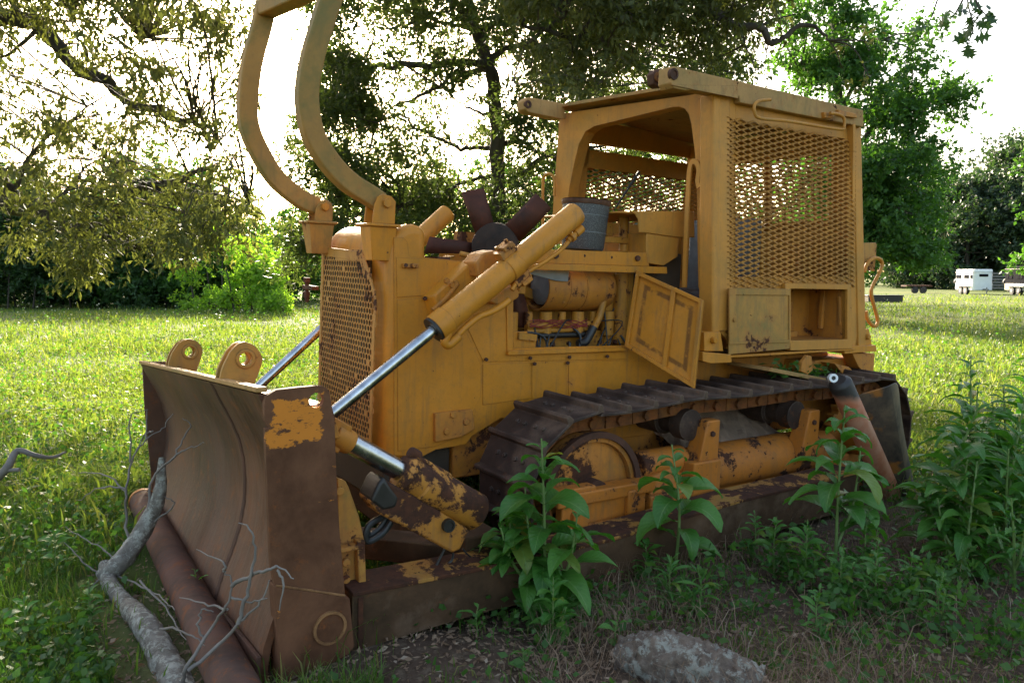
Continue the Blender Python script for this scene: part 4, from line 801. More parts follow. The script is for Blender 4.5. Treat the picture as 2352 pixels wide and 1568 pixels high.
# loose filter on the engine
fb, ft = L(1338, 574, Y=4.02), L(1347, 462, Y=4.02); ax = _n(ft - fb)
AF = empty('air_filter', m2w(fb), None, label='grey mesh cylinder air filter with a rusty rim standing on the open engine', cat='filter')
def wl(p): return m2w(p) - m2w(fb)
q = MB(); q.tube([wl(fb), wl(fb + ax * .012), wl(ft - ax * .02)], [.130, .138, .155], 40); q.build('filter_body', None, AF); FB_ = bpy.context.scene.objects[q and AF.children[0].name]
t = NT('filter_mesh'); v = t.coord((1, 1, 1)); ch = t.n('ShaderNodeTexVoronoi', feature='DISTANCE_TO_EDGE'); ch.inputs['Scale'].default_value = 130; t.l(v, ch.inputs['Vector'])
t.bsdf(t.mix(t.ramp(ch.outputs[0], .04, .16), (.13, .13, .13), (.04, .04, .042)), .6, .1); FB_.data.materials.append(t.m)
q = MB(); q.tube([wl(ft - ax * .03), wl(ft - ax * .02), wl(ft), wl(ft + ax * .006), wl(ft - ax * .002), wl(ft - ax * .02)], [.157, .163, .163, .155, .135, .11], 40); q.build('filter_rim', M['rust_blade'], AF)
q = MB(); q.tube([wl(fb + ax * .11), wl(fb + ax * .114)], .147, 40); q.tube([wl(fb + ax * .22), wl(fb + ax * .224)], .1525, 40); q.build('filter_band', M['greymetal'], AF)
# leaning pipe and bent sheet at the rear
lp0, lp1 = m2w(L(1930, 880, Y=2.98)), m2w(L(2025, 1090, Y=2.98)); dd = (lp1 - lp0); lp1 = lp0 + dd * (lp0[2] / (lp0[2] - lp1[2])) * .98
t = NT('leaning_pipe_paint'); s = t.n('ShaderNodeSeparateXYZ'); tc = t.n('ShaderNodeTexCoord'); t.l(tc.outputs['Object'], s.inputs[0]); nz = t.noise(6, 8, .7, t.coord())
col = t.mix(t.ramp(t.math('ADD', s.outputs[2], t.math('MULTIPLY', nz, .12)), .80, .86), t.mix(t.ramp(nz, .4, .6), (.40, .13, .06), (.46, .22, .13)), (.025, .02, .018)); t.bsdf(col, .55, 0, t.bump(nz, .3, .004))
PP = empty('leaning_pipe', tuple(lp1), None, label='faded orange pipe with sooty top leaning against the rear of the track', cat='pipe')
q = MB(lp1); ax = _n(lp1 - lp0); q.tube([lp0 - ax * .03, lp0 - ax * .012, lp0, lp1], [.045, .068, .075, .075], 32); q.build('pipe_body', t.m, PP)
cc = m2w(L(1915, 868, Y=2.93)); dv = _n(m2w((-.62, -.78, .12))); q = MB(lp1); q.pipe(cc - dv * .04, cc, .028, .014, 28); q.build('tube_end', M['white'], PP)
q = MB(lp1); q.cyl(cc - dv * .04, cc - dv * .008, .015, 16); q.build('tube_core', M['black'], PP)
sh = [[(1955, 906), (1985, 897), (2022, 887), (2046, 880), (2066, 866)], [(1968, 1000), (2005, 996), (2040, 985), (2060, 968), (2068, 950)], [(1980, 1120), (2020, 1122), (2060, 1112), (2082, 1085), (2090, 1062)], [(1995, 1250), (2045, 1258), (2090, 1248), (2108, 1228), (2118, 1200)]]
dep = [3.08, 3.0, 2.92, 2.86, 2.88]; rows = [[m2w(L(*p, Y=dep[i])) for i, p in enumerate(r)] for r in sh]
q = MB(rows[-1][2]); q.grid(rows); t = NT('bent_sheet_steel'); n_ = t.noise(5, 8, .7, t.coord((1, 1, .4)), .5); c_ = t.mix(t.ramp(n_, .35, .65), (.035, .03, .03), (.20, .14, .085)); c_ = t.mix(t.ramp(t.noise(3.1, 4, .6, t.coord()), .60, .66), c_, (.36, .14, .03)); t.bsdf(c_, .55, .1, t.bump(n_, .3, .005))
q.build('bent_steel_sheet', t.m, None, sub=2, solid=.006, loc=tuple(rows[-1][2])); tag(bpy.context.scene.objects['bent_steel_sheet'], 'curled rusty steel sheet leaning beside the rear of the track', 'steel sheet')
SUN_E, SUN_A, SUN_P, SKY_S, EXPO = 22, -16, 4.6, .15, 2.1
# ------------------------------------------------------------------ ground
def vnoise(x, y, s, seed=0):
    x = np.asarray(x) * s + seed * 17.3; y = np.asarray(y) * s + seed * 5.1; xi, yi = np.floor(x), np.floor(y); fx, fy = x - xi, y - yi; fx = fx * fx * (3 - 2 * fx); fy = fy * fy * (3 - 2 * fy)
    h = lambda a, b: np.modf(np.abs(np.sin(a * 127.1 + b * 311.7) * 43758.5453))[0]
    return (h(xi, yi) * (1 - fx) + h(xi + 1, yi) * fx) * (1 - fy) + (h(xi, yi + 1) * (1 - fx) + h(xi + 1, yi + 1) * fx) * fy
def gh(x, y):
    x, y = np.asarray(x, float), np.asarray(y, float); r = np.sqrt(x * x + (y - 4) ** 2)
    z = (vnoise(x, y, .9, 1) - .5) * .05 + (vnoise(x, y, 3.1, 2) - .5) * .025 + (vnoise(x, y, 9, 3) - .5) * .012
    z = z + .09 * np.exp(-(((x + .45) / .5) ** 2 + ((y - 3.05) / .28) ** 2)) + (vnoise(x, y, .12, 5) - .5) * .35 * np.clip((r - 9) / 12, 0, 1) * np.clip((70 - r) / 40, 0, 1)
    return z
def axis(lo, hi, c, near, step):
    a = [c]; s = step
    while a[-1] < hi: s = step if abs(a[-1] - c) < near else s * 1.22; a.append(a[-1] + s)
    b = [c]; s = step
    while b[-1] > lo: s = step if abs(b[-1] - c) < near else s * 1.22; b.append(b[-1] - s)
    return np.array(b[:0:-1] + a)
gx, gy = axis(-500, 500, 0, 6, .055), axis(-80, 700, 4.5, 4.5, .055)
GX_, GY_ = np.meshgrid(gx, gy); V = np.stack([GX_, GY_, gh(GX_, GY_)], -1).reshape(-1, 3); nx, ny = len(gx), len(gy)
I = (np.arange(ny - 1)[:, None] * nx + np.arange(nx - 1)[None, :]).reshape(-1); tag(fast_mesh('ground', V, np.stack([I, I + 1, I + nx + 1, I + nx], 1), M['ground'], smooth=True), kind='structure')
# ------------------------------------------------------------------ foliage tools
def rot_to(d):                                     # per-row orthonormal frames from directions
    d = d / (np.linalg.norm(d, axis=1, keepdims=True) + 1e-9); up = np.where(np.abs(d[:, 2:3]) < .95, np.array([[0, 0, 1.]]), np.array([[1., 0, 0]])); s = np.cross(d, up); s /= np.linalg.norm(s, axis=1, keepdims=True) + 1e-9
    return d, s, np.cross(s, d)
def leaf_quads(P, D, Ln, W, rng, curl=.12):        # a rhombic leaf at each point
    d, s, u = rot_to(D); a = rng.uniform(0, 2 * np.pi, (len(P), 1)); s2 = s * np.cos(a) + u * np.sin(a); n = np.cross(d, s2); Ln = Ln[:, None]; W = W[:, None]
    v = np.stack([P, P + d * Ln * .45 + s2 * W * .5, P + d * Ln - n * Ln * curl, P + d * Ln * .45 - s2 * W * .5], 1).reshape(-1, 3)
    return v, np.arange(len(v)).reshape(-1, 4)
def sprigs(clumps, rng, leaf=.08, asp=.35, per=9, droop=.5, spread=.10, jit=.35):
    """clumps: (centre, radii(3), count). Leaves gathered into sprigs inside each clump."""
    Ps, Ds = [], []
    for c, r, n in clumps:
        k = max(1, int(n / per)); q = rng.normal(0, .45, (k, 3)) * np.array(r) + np.array(c); sd = rng.normal(0, 1, (k, 3)) + np.array([0, 0, -droop]) + (q - np.array(c)) / (np.array(r) + .01) * .5
        q2 = np.repeat(q, per, 0); sd = np.repeat(sd / np.linalg.norm(sd, axis=1, keepdims=True), per, 0); t = rng.uniform(0, 1, (len(q2), 1))
        Ps.append(q2 + sd * t * spread * 2 + rng.normal(0, spread * .3, q2.shape)); Ds.append(sd * .9 + rng.normal(0, .7, q2.shape) + np.array([0, 0, -droop * .6]))
    P, D = np.concatenate(Ps), np.concatenate(Ds); Ln = leaf * rng.uniform(1 - jit, 1 + jit, len(P)); return leaf_quads(P, D, Ln, Ln * asp * rng.uniform(.8, 1.2, len(P)), rng)
def limb(b, pts, r0, r1, n=5, seg=8, wob=.0, rng=None):
    S_ = spline(pts, n)
    if wob and rng is not None: S_ = [S_[0]] + [p + rng.normal(0, wob, 3) for p in S_[1:]]
    b.tube(S_, list(np.linspace(r0, r1, len(S_)) * (1 if rng is None else rng.uniform(.88, 1.12, len(S_)))), seg); return S_
def twigs(b, S_, rng, clumps, r=.012, seg=4):      # thin boughs from the nearest limb point to every clump
    A = np.array(S_)
    for c, rad, n in clumps:
        c = np.array(c); i = int(np.argmin(np.linalg.norm(A - c, axis=1))); p = A[i]; d = np.linalg.norm(c - p)
        if d < .05: continue
        m = (p + c) / 2 + rng.normal(0, .10 * d, 3) + np.array([0, 0, .08 * d]); b.tube(spline([p, m, c], 4), list(np.linspace(r * (1 + .25 * d), r * .4, 9)), seg)
        for _ in range(2):
            e = c + rng.normal(0, .5, 3) * np.array(rad); b.tube([m * .3 + c * .7, (c + e) / 2 + rng.normal(0, .03, 3), e], [r * .5, r * .35, r * .2], 3)
def tree_obj(name, label, cat, trunk_fn, clumps, leafm, bark, rng, leaf, asp=.4, per=9, droop=.5, spread=.1, base=(0, 0, 0), group=None, tw=True, twr=.012):
    T = empty(name, base, None, label=label, cat=cat, group=group); b = MB(base); S_ = trunk_fn(b)
    if tw: twigs(b, S_, rng, clumps, twr)
    b.build('trunk', bark, T, smooth=60)
    v, f = sprigs(clumps, rng, leaf, asp, per, droop, spread); fast_mesh('crown', v - np.array(base), f, leafm, parent=T); return T
# ---- procedural background tree
def bg_tree(name, label, x, y, h, w, mat, bark, seed, leaf=.30, ncl=26, nper=160, z0=.12, group=None, cat='tree', lean=0, trunks=1):
    rng = np.random.default_rng(seed); cl = []
    for _ in range(ncl):
        t = rng.uniform(z0, 1); rad = w * .5 * math.sin(math.pi * min(1, .18 + .78 * t) ** .9) ** .7; a = rng.uniform(0, 2 * math.pi); q = rad * math.sqrt(rng.uniform(.05, 1)) * .85
        r = w * rng.uniform(.10, .19); cl.append(((x + lean * t * h + q * math.cos(a), y + q * math.sin(a), h * t * .93), (r, r, r * .75), nper))
    def tr(b):
        S_ = []
        for k in range(trunks):
            ox = (k - (trunks - 1) / 2) * .5; S_ += limb(b, [(x + ox * .3, y, -.2), (x + ox + lean * h * .4 + rng.normal(0, .1), y, h * .4), (x + ox * 1.5 + lean * h * .9, y, h * .9)], h * .022 + .03, .03, 5, 8, .03, rng)
        return S_
    return tree_obj(name, label, cat, tr, cl, mat, bark, rng, leaf, .55, 10, .25, leaf * .9, (x, y, 0), group, True, .02)
def bush(name, label, x, y, h, w, mat, seed, leaf=.2, ncl=18, nper=160, group=None, dp=None):
    rng = np.random.default_rng(seed); cl = []
    for _ in range(ncl):
        a, t = rng.uniform(-1, 1), rng.uniform(0, 1); top = h * (1 - .5 * a * a) * rng.uniform(.7, 1.05); r = w * rng.uniform(.09, .16); cl.append(((x + a * w * .46, y + rng.uniform(-1, 1) * (dp or w * .25), top * (.06 + .9 * t ** .8)), (r, r, r * .8), nper))
    def tr(b):
        S_ = []
        for k in range(5): S_ += limb(b, [(x + (k - 2) * w * .14, y, -.1), (x + (k - 2) * w * .17 + rng.normal(0, .1), y, h * .35), (x + (k - 2) * w * .2, y, h * .7)], .05, .02, 4, 6)
        return S_
    return tree_obj(name, label, 'bush', tr, cl, mat, M['bark'], rng, leaf, .5, 10, .2, leaf * .8, (x, y, 0), group, True, .015)
def X(px, D): return (px - CX_) / F_ * D
# ---- centre oak
rng = np.random.default_rng(21)
zc = lambda x, y: (746.5 + .46387 * x, .46387 * y)
def pp(pts, D, zf=None): return [DW(*(zf(*p[:2]) if zf else p[:2]), (p[2] if len(p) > 2 else D)) for p in pts]
OAKB = (X(1140, 13), 13, 0)
def oak_trunk(b):
    S_ = limb(b, [(X(1150, 13), 13, -.2), (X(1146, 13), 13, 2.5)] + pp([(850, 700), (838, 430), (800, 300), (765, 180), (720, 60), (700, -200), (720, -600)], 13, zc), .14, .05, 5, 12, .015, rng)
    for pts, r0, r1 in (([(835, 320), (640, 310), (480, 330), (300, 320), (190, 342), (60, 330)], .075, .02), ([(800, 345), (650, 362), (540, 440), (350, 530), (250, 600)], .05, .012), ([(795, 185), (680, 130), (560, 108), (400, 125), (250, 160)], .045, .012),
        ([(845, 720), (720, 742), (600, 700), (460, 640), (380, 570), (280, 555)], .045, .012), ([(850, 710), (1000, 702), (1085, 772), (1180, 760)], .05, .02), ([(1085, 772), (960, 880), (900, 960), (820, 972)], .04, .015), ([(840, 560), (720, 545), (620, 470)], .03, .01), ([(845, 640), (950, 600), (980, 540), (1100, 480), (1230, 430)], .05, .02),
        ([(800, 300), (960, 230), (1160, 250), (1400, 180)], .06, .02), ([(765, 170), (900, 60), (1000, -60), (1100, -260)], .06, .02), ([(765, 200), (600, -50), (420, -260), (250, -300)], .06, .02), ([(560, 110), (480, 60), (300, 0), (100, -60)], .035, .01), ([(620, 700), (560, 600), (540, 440)], .02, .008), ([(850, 870), (700, 900), (520, 1000), (380, 1020)], .04, .012), ([(850, 900), (760, 960), (640, 1040)], .03, .01)):
        S_ += limb(b, pp([p + (13 + rng.uniform(-.6, .6) * (i > 0),) for i, p in enumerate(pts)], 13, zc), r0, r1, 5, 7, .02, rng)
    return S_
cl = []
def fill(x0, x1, y0, y1, n, D, dj, r, npc, acc, test=None):
    k = 0; g = 0
    while k < n and g < n * 20:
        g += 1; x, y = rng.uniform(x0, x1), rng.uniform(y0, y1)
        if test and not test(x, y): continue
        rr = r * rng.uniform(.6, 1.25); acc.append((DW(x, y, D + rng.uniform(-dj, dj)), (rr, rr, rr * .7), int(npc * rng.uniform(.6, 1.3)))); k += 1
fill(740, 835, 40, 560, 50, 12.5, 1.2, .36, 400, cl)             # dense left column of foliage
fill(650, 740, 500, 620, 9, 12.5, 1, .3, 260, cl); fill(650, 720, 240, 420, 9, 12.5, 1, .26, 150, cl)
fill(830, 1130, 0, 560, 74, 13, 1.5, .36, 210, cl); fill(880, 1130, 420, 590, 34, 13, 1.5, .36, 330, cl)
fill(1130, 1300, 0, 560, 62, 13, 1.5, .38, 300, cl); fill(1300, 1720, 0, 200, 56, 12.5, 2, .36, 210, cl); fill(1300, 1640, 200, 520, 60, 14, 1.5, .42, 420, cl)
fill(720, 1300, -260, 40, 80, 12, 2, .5, 420, cl); fill(650, 1700, -900, -200, 170, 11.5, 3.2, .75, 420, cl)
tree_obj('oak_tree', 'large dark spreading oak with many bare inner limbs behind the bulldozer', 'tree', oak_trunk, cl, M['oakleaf'], M['bark'], rng, .085, .42, 9, .35, .10, OAKB, None)
# ---- near boughs overhead
def bough(name, label, limbs, clumps, D, mat, leaf, asp, droop, base, per=9, spread=.09, twr=.010, bark='bark'):
    def tr(b):
        S_ = []
        for pts, r0, r1 in limbs: S_ += limb(b, pts, r0, r1, 5, 8, .008, rng)
        return S_
    return tree_obj(name, label, 'tree', tr, clumps, mat, M[bark], rng, leaf, asp, per, droop, spread, base, None, True, twr)
cl = []
fill(1170, 1500, -40, 160, 34, 8, .9, .25, 175, cl); fill(1230, 1420, 100, 200, 10, 8, .7, .2, 120, cl); fill(1480, 1790, -40, 60, 22, 8, .9, .24, 210, cl); fill(1560, 1660, 60, 165, 6, 8, .5, .18, 150, cl); fill(1180, 1900, -330, -60, 50, 8, 1.2, .45, 380, cl)
OB = (6.5, 7.5, 0)
lb = [([(6.5, 7.5, -.2), (6.4, 7.6, 3), (5.6, 7.8, 6.0), (4.6, 8, 7.0)], .30, .16), ([(4.6, 8, 7.0)] + pp([(1760, -170), (1560, -60), (1452, 0)], 8), .14, .07), (pp([(1452, 0), (1396, 33), (1363, 51), (1322, 88), (1260, 70), (1200, 60)], 8), .06, .015), (pp([(1365, 50), (1391, 120), (1396, 186)], 8), .028, .008), (pp([(1300, 35), (1233, 83), (1200, 120), (1165, 222)], 8), .02, .006),
      ([(4.6, 8, 7.0)] + pp([(1700, -90), (1628, 0), (1664, 42), (1697, 65), (1744, 60), (1767, 97), (1790, 93), (1838, 60), (1880, 68), (1905, 95)], 8), .07, .012), (pp([(1700, 68), (1712, 100), (1730, 153)], 8), .014, .006), (pp([(1767, 97), (1762, 120), (1755, 148)], 8), .010, .004), (pp([(1744, 60), (1790, 40), (1830, 35)], 8), .012, .005), (pp([(1740, 0), (1790, -40), (1700, -160)], 8), .02, .03)]
fill(1900, 2010, 60, 190, 5, 8, .4, .12, 22, cl)
bough('overhanging_oak', 'oak boughs reaching down from above over the cab roof, trunk out of frame', lb, cl, 8, M['oakleaf2'], .075, .36, .75, OB)
# ---- left oak: limbs sweep in from the left edge
zl = lambda x, y: (.476 * x, .476 * y)
DL = 10.5
ll = [([(-11, 11.5, -.2), (-10.8, 11.4, 2.4), (-10, 11.2, 4), (-9, 10.8, 5.2)] + pp([(-300, 0), (-60, 70)], DL, zl), .22, .085), (pp([(-60, 70), (0, 80), (110, 95), (190, 130), (290, 240), (390, 345), (500, 380), (560, 440), (640, 510), (760, 530), (840, 580), (940, 590), (1000, 660), (1000, 715)], DL, zl), .125, .02),
      ([(-10.8, 11.4, 2.4), (-9.4, 10.9, 3.2)] + pp([(-120, 800), (0, 900), (60, 990), (200, 1005), (300, 1090), (390, 1112), (520, 1080), (600, 960), (700, 900), (850, 880), (960, 820), (1040, 805)], DL, zl), .19, .02),
      (pp([(390, 1112), (480, 1130), (600, 1170), (760, 1250)], DL, zl), .05, .012), (pp([(60, 985), (95, 860), (140, 760), (240, 650), (360, 580), (440, 500)], DL, zl), .04, .012), (pp([(240, 1040), (300, 940), (370, 870), (420, 800), (520, 750)], DL, zl), .035, .010),
      (pp([(700, 890), (780, 930), (860, 980), (940, 1040), (1100, 1010), (1200, 970)], DL, zl), .04, .012), (pp([(420, 300), (410, 200), (360, 90)], DL, zl), .025, .01), (pp([(400, 340), (520, 290), (640, 240), (700, 180)], DL, zl), .02, .008), (pp([(1000, 715), (1060, 700), (1020, 660)], DL, zl), .01, .006), (pp([(600, 960), (560, 800), (460, 740)], DL, zl), .02, .008), (pp([(190, 130), (60, 250), (-40, 300)], DL, zl), .03, .012)]
cl = []
def gapL(x, y):                                    # openings where the sky shows between the two big limbs
    return not (470 < x < 560 and 60 < y < 420 and (x + y) % 97 > 30) and not (x > 220 and x < 520 and y < 90 and x - 3 * y > -40 and rng.uniform() < .5)
fill(-60, 230, -30, 90, 18, 10.5, 2.6, 0.33, 125, cl, gapL); fill(150, 430, 60, 300, 27, 10.5, 2.6, 0.25, 95, cl, gapL); fill(-40, 130, 90, 330, 10, 10.5, 2.6, 0.22, 70, cl); fill(0, 300, 270, 460, 36, 10.5, 2.6, 0.30, 95, cl); fill(280, 520, 250, 330, 12, 10.5, 2.6, 0.22, 80, cl)
fill(-30, 580, 440, 570, 60, 10.5, 2.6, 0.36, 105, cl); fill(240, 500, 360, 450, 13, 10.5, 2.6, 0.22, 90, cl); fill(490, 590, 180, 480, 12, 10.5, 2.6, 0.22, 75, cl); fill(440, 560, 0, 215, 14, 10.5, 2.6, 0.22, 80, cl); fill(120, 230, 540, 610, 8, 10.5, 2.6, 0.25, 170, cl); fill(300, 560, 0, 60, 14, 10.5, 2.6, 0.25, 95, cl)
fill(-500, 560, -520, -40, 90, 8.5, 1.8, .5, 330, cl); fill(-600, -60, 0, 500, 40, 9, 1.5, .5, 300, cl)
bough('left_oak', 'oak with long crooked limbs sweeping in from the left edge over the meadow', ll, cl, DL, M['oakleaf2'], .100, .30, 1.0, (-11, 11.5, 0), spread=.12); bpy.context.scene.objects['left_oak'].name = 'oak_tree'
# ---- near sprig of lobed leaves, top right
def lobed(b, c, d, up, Ln):
    d = _n(d); s = _n(np.cross(d, up)); n = np.cross(s, d); prof = [(0, .02), (.18, .05), (.28, .26), (.36, .09), (.48, .38), (.58, .10), (.70, .30), (.78, .07), (1, 0)]
    pts = [c + d * Ln * t + s * Ln * w - n * Ln * .10 * t * t for t, w in prof] + [c + d * Ln * t - s * Ln * w - n * Ln * .10 * t * t for t, w in prof[-2:0:-1]]
    b.add(pts, [tuple(range(len(pts)))])
SB = DW(2230, -260, 2.4); T = empty('oak_sprig', tuple(SB), None, label='dark silhouetted sprig of lobed oak leaves hanging at the top right', cat='branch'); b = MB(SB)
rg = np.random.default_rng(9); tw_ = [spline([SB, DW(2225, -80, 2.4), DW(2222, 0, 2.4), DW(2235, 60, 2.4), DW(2225, 100, 2.4)], 5), spline([DW(2224, -60, 2.4), DW(2245, 10, 2.35), DW(2270, 40, 2.35)], 5), spline([DW(2222, -20, 2.4), DW(2195, 30, 2.45), DW(2180, 45, 2.45)], 5), spline([DW(2200, -150, 2.4), DW(2150, 10, 2.5), DW(2130, 62, 2.5)], 5)]
for s_ in tw_: b.tube(s_, list(np.linspace(.0035, .0012, len(s_))), 6)
b.build('stem', M['bark'], T); b = MB(SB)
for c_, dd in [((2222, 18), None)] * 9 + [((2235, 62), None)] * 10 + [((2225, 98), None)] * 8 + [((2265, 30), None)] * 6 + [((2188, 32), None)] * 6 + [((2132, 60), None)] * 3 + [((2112, 52), None)] * 1: lobed(b, DW(c_[0] + rg.uniform(-16, 16), c_[1] + rg.uniform(-14, 10), 2.4 + rg.uniform(-.04, .04)), rg.normal(0, 1, 3) + np.array((0, 0, -.8)), rg.normal(0, 1, 3), rg.uniform(.045, .07))
b.build('leaves', M['leaf_dark'], T, smooth=0)
# ---- background trees and bushes
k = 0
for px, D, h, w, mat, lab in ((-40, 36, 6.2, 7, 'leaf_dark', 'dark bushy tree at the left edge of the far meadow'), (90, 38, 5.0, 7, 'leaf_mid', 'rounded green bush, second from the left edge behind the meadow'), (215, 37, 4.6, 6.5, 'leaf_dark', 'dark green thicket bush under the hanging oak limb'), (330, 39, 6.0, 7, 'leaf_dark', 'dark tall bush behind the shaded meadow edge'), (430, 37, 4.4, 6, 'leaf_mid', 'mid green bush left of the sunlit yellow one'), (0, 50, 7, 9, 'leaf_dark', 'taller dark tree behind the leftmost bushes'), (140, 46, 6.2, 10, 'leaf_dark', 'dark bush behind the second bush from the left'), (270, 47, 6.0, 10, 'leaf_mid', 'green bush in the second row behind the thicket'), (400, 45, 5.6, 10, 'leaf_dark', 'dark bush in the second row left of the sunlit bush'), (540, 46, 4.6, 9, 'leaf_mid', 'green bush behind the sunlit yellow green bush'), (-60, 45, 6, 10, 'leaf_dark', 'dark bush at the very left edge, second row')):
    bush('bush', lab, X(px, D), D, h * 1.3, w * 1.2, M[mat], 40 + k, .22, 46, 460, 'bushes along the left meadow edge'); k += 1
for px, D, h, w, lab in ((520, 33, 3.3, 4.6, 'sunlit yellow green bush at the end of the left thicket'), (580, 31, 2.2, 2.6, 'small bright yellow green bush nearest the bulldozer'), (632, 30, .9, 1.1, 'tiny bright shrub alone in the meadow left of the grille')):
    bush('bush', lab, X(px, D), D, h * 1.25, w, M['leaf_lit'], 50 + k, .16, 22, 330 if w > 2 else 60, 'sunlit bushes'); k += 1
for px, D, h, w, mat, lab in ((350, 52, 10.5, 11, 'leaf_mid', 'green tree rising behind the left thicket'), (470, 50, 9.2, 9, 'leaf_mid', 'rounded tree behind the sunlit bushes'), (700, 47, 6.0, 6, 'leaf_mid', 'green tree showing through left of the radiator'), (840, 45, 7.5, 9, 'leaf_mid', 'green tree seen above the radiator housing'), (985, 42, 7.0, 8, 'leaf_lit', 'bright tree seen behind the fan blades'), (1130, 44, 8.5, 9, 'leaf_mid', 'green tree behind the oak trunk'), (1270, 40, 7.5, 8, 'leaf_mid', 'green tree seen left of the cab'), (1450, 42, 9, 9, 'leaf_mid', 'tree seen through the cab mesh'), (1640, 44, 10, 10, 'leaf_mid', 'tree hidden behind the cab post'), (1800, 46, 9, 9, 'leaf_dark', 'dark tree behind the rear of the cab')):
    bg_tree('tree', lab, X(px, D), D, h, w, M[mat], M['bark_far'], 60 + k, .24, 24, 210, .08, 'trees beyond the meadow'); k += 1
# right tree: tall, uneven, leaning crown
rng = np.random.default_rng(77); cl = []
fill(1800, 2010, 20, 200, 28, 27, 1.5, .7, 300, cl); fill(1900, 2120, 60, 300, 34, 27, 1.5, .75, 380, cl); fill(2050, 2210, 190, 290, 12, 27, 1.2, .55, 300, cl); fill(1950, 2140, 330, 600, 60, 26.5, 2, .80, 480, cl); fill(1830, 2000, 300, 560, 20, 27, 1.5, 1.0, 420, cl); fill(1780, 1900, 130, 190, 6, 27, 1, .6, 200, cl); fill(1810, 1960, -120, 40, 14, 27, 1.5, .7, 200, cl); fill(2060, 2140, 500, 600, 10, 25.5, 1, .6, 300, cl)
RT = (X(1945, 27), 27, 0)
bough('tall_tree', 'tall bright green tree to the right of the cab with a ragged open top', [([(RT[0], 27, -.2), (RT[0], 27, 3)] + pp([(1940, 400), (1925, 200), (1915, 60), (1900, -80)], 27), .26, .05), (pp([(1938, 400), (2000, 300), (2060, 250), (2150, 240)], 27), .14, .03), (pp([(1930, 260), (1980, 160), (2030, 90)], 27), .10, .03), (pp([(1940, 450), (2050, 440), (2120, 420)], 27), .12, .03), (pp([(1925, 200), (1860, 150), (1810, 160)], 27), .08, .02), (pp([(1940, 380), (1860, 330), (1800, 310)], 27), .08, .02)], cl, 27, M['leaf_mid'], .15, .6, .3, RT, spread=.15, twr=.03, bark='bark_far'); bpy.context.scene.objects['tall_tree'].name = 'tree'
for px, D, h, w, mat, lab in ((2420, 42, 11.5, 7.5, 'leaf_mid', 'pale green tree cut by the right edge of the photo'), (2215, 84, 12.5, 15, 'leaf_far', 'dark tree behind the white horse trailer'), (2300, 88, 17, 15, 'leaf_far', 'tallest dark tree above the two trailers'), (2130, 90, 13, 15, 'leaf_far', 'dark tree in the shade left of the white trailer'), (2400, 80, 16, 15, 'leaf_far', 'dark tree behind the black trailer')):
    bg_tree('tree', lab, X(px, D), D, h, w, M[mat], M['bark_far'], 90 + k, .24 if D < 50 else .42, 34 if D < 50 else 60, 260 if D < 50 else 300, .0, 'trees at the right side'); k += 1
# far wood
rng = np.random.default_rng(5); cl = []
for xx in np.linspace(-130, 150, 150): hh = rng.uniform(5, 9.5) + (3 if xx > 40 else 0); yy = 112 + rng.uniform(-7, 7) + abs(xx) * .1; cl += [((xx, yy, hh * t), (1.8, 1.5, 1.4), 70) for t in (.15, .4, .65, .9)]
v, f = sprigs(cl, rng, .75, .7, 10, .1, .5); tag(fast_mesh('far_wood', v, f, M['leaf_far']), 'dark line of distant woods beyond the meadow', 'woods', kind='stuff')
# ------------------------------------------------------------------ meadow and grass
rng = np.random.default_rng(3)
def bare(x, y): return np.sqrt(.28 * np.where(x < 1.2, 1.5 * (x - 1.2), x - 1.2) ** 2 + (y - 3.4) ** 2) * .2 + vnoise(x, y, 1.6, 7) * .4
CLEAR = []
def clear(x, y):
    k = np.zeros(len(x), bool)
    for (ax_, ay_), (bx_, by_), r in CLEAR:
        dx, dy = bx_ - ax_, by_ - ay_; t = np.clip(((x - ax_) * dx + (y - ay_) * dy) / (dx * dx + dy * dy), 0, 1); k |= (x - ax_ - t * dx) ** 2 + (y - ay_ - t * dy) ** 2 < r * r
    return k
g2 = lambda px, py: tuple(GW(px, py)[:2])
CLEAR += [(g2(330, 1160), g2(560, 1568), .16), (tuple(DW(430, 1620, 2.75)[:2]), tuple(DW(295, 1395, 3.5)[:2]), .20), (tuple(DW(400, 1700, 2.5)[:2]), tuple(DW(430, 1620, 2.75)[:2]), .3), (tuple(DW(240, 1310, 3.85)[:2]), tuple(DW(372, 1130, 4.15)[:2]), .16), (g2(640, 1600), g2(1000, 1520), .16), (g2(1430, 1560), g2(1740, 1640), .22)]
def polar(n, d0, d1, p=1.0, a0=-42, a1=44):
    u = rng.uniform(0, 1, n); d = 1 / (1 / d0 + (1 / d1 - 1 / d0) * u) if p == 1 else d0 + (d1 - d0) * u ** p; a = np.radians(rng.uniform(a0, a1, n)); return d * np.tan(a), d
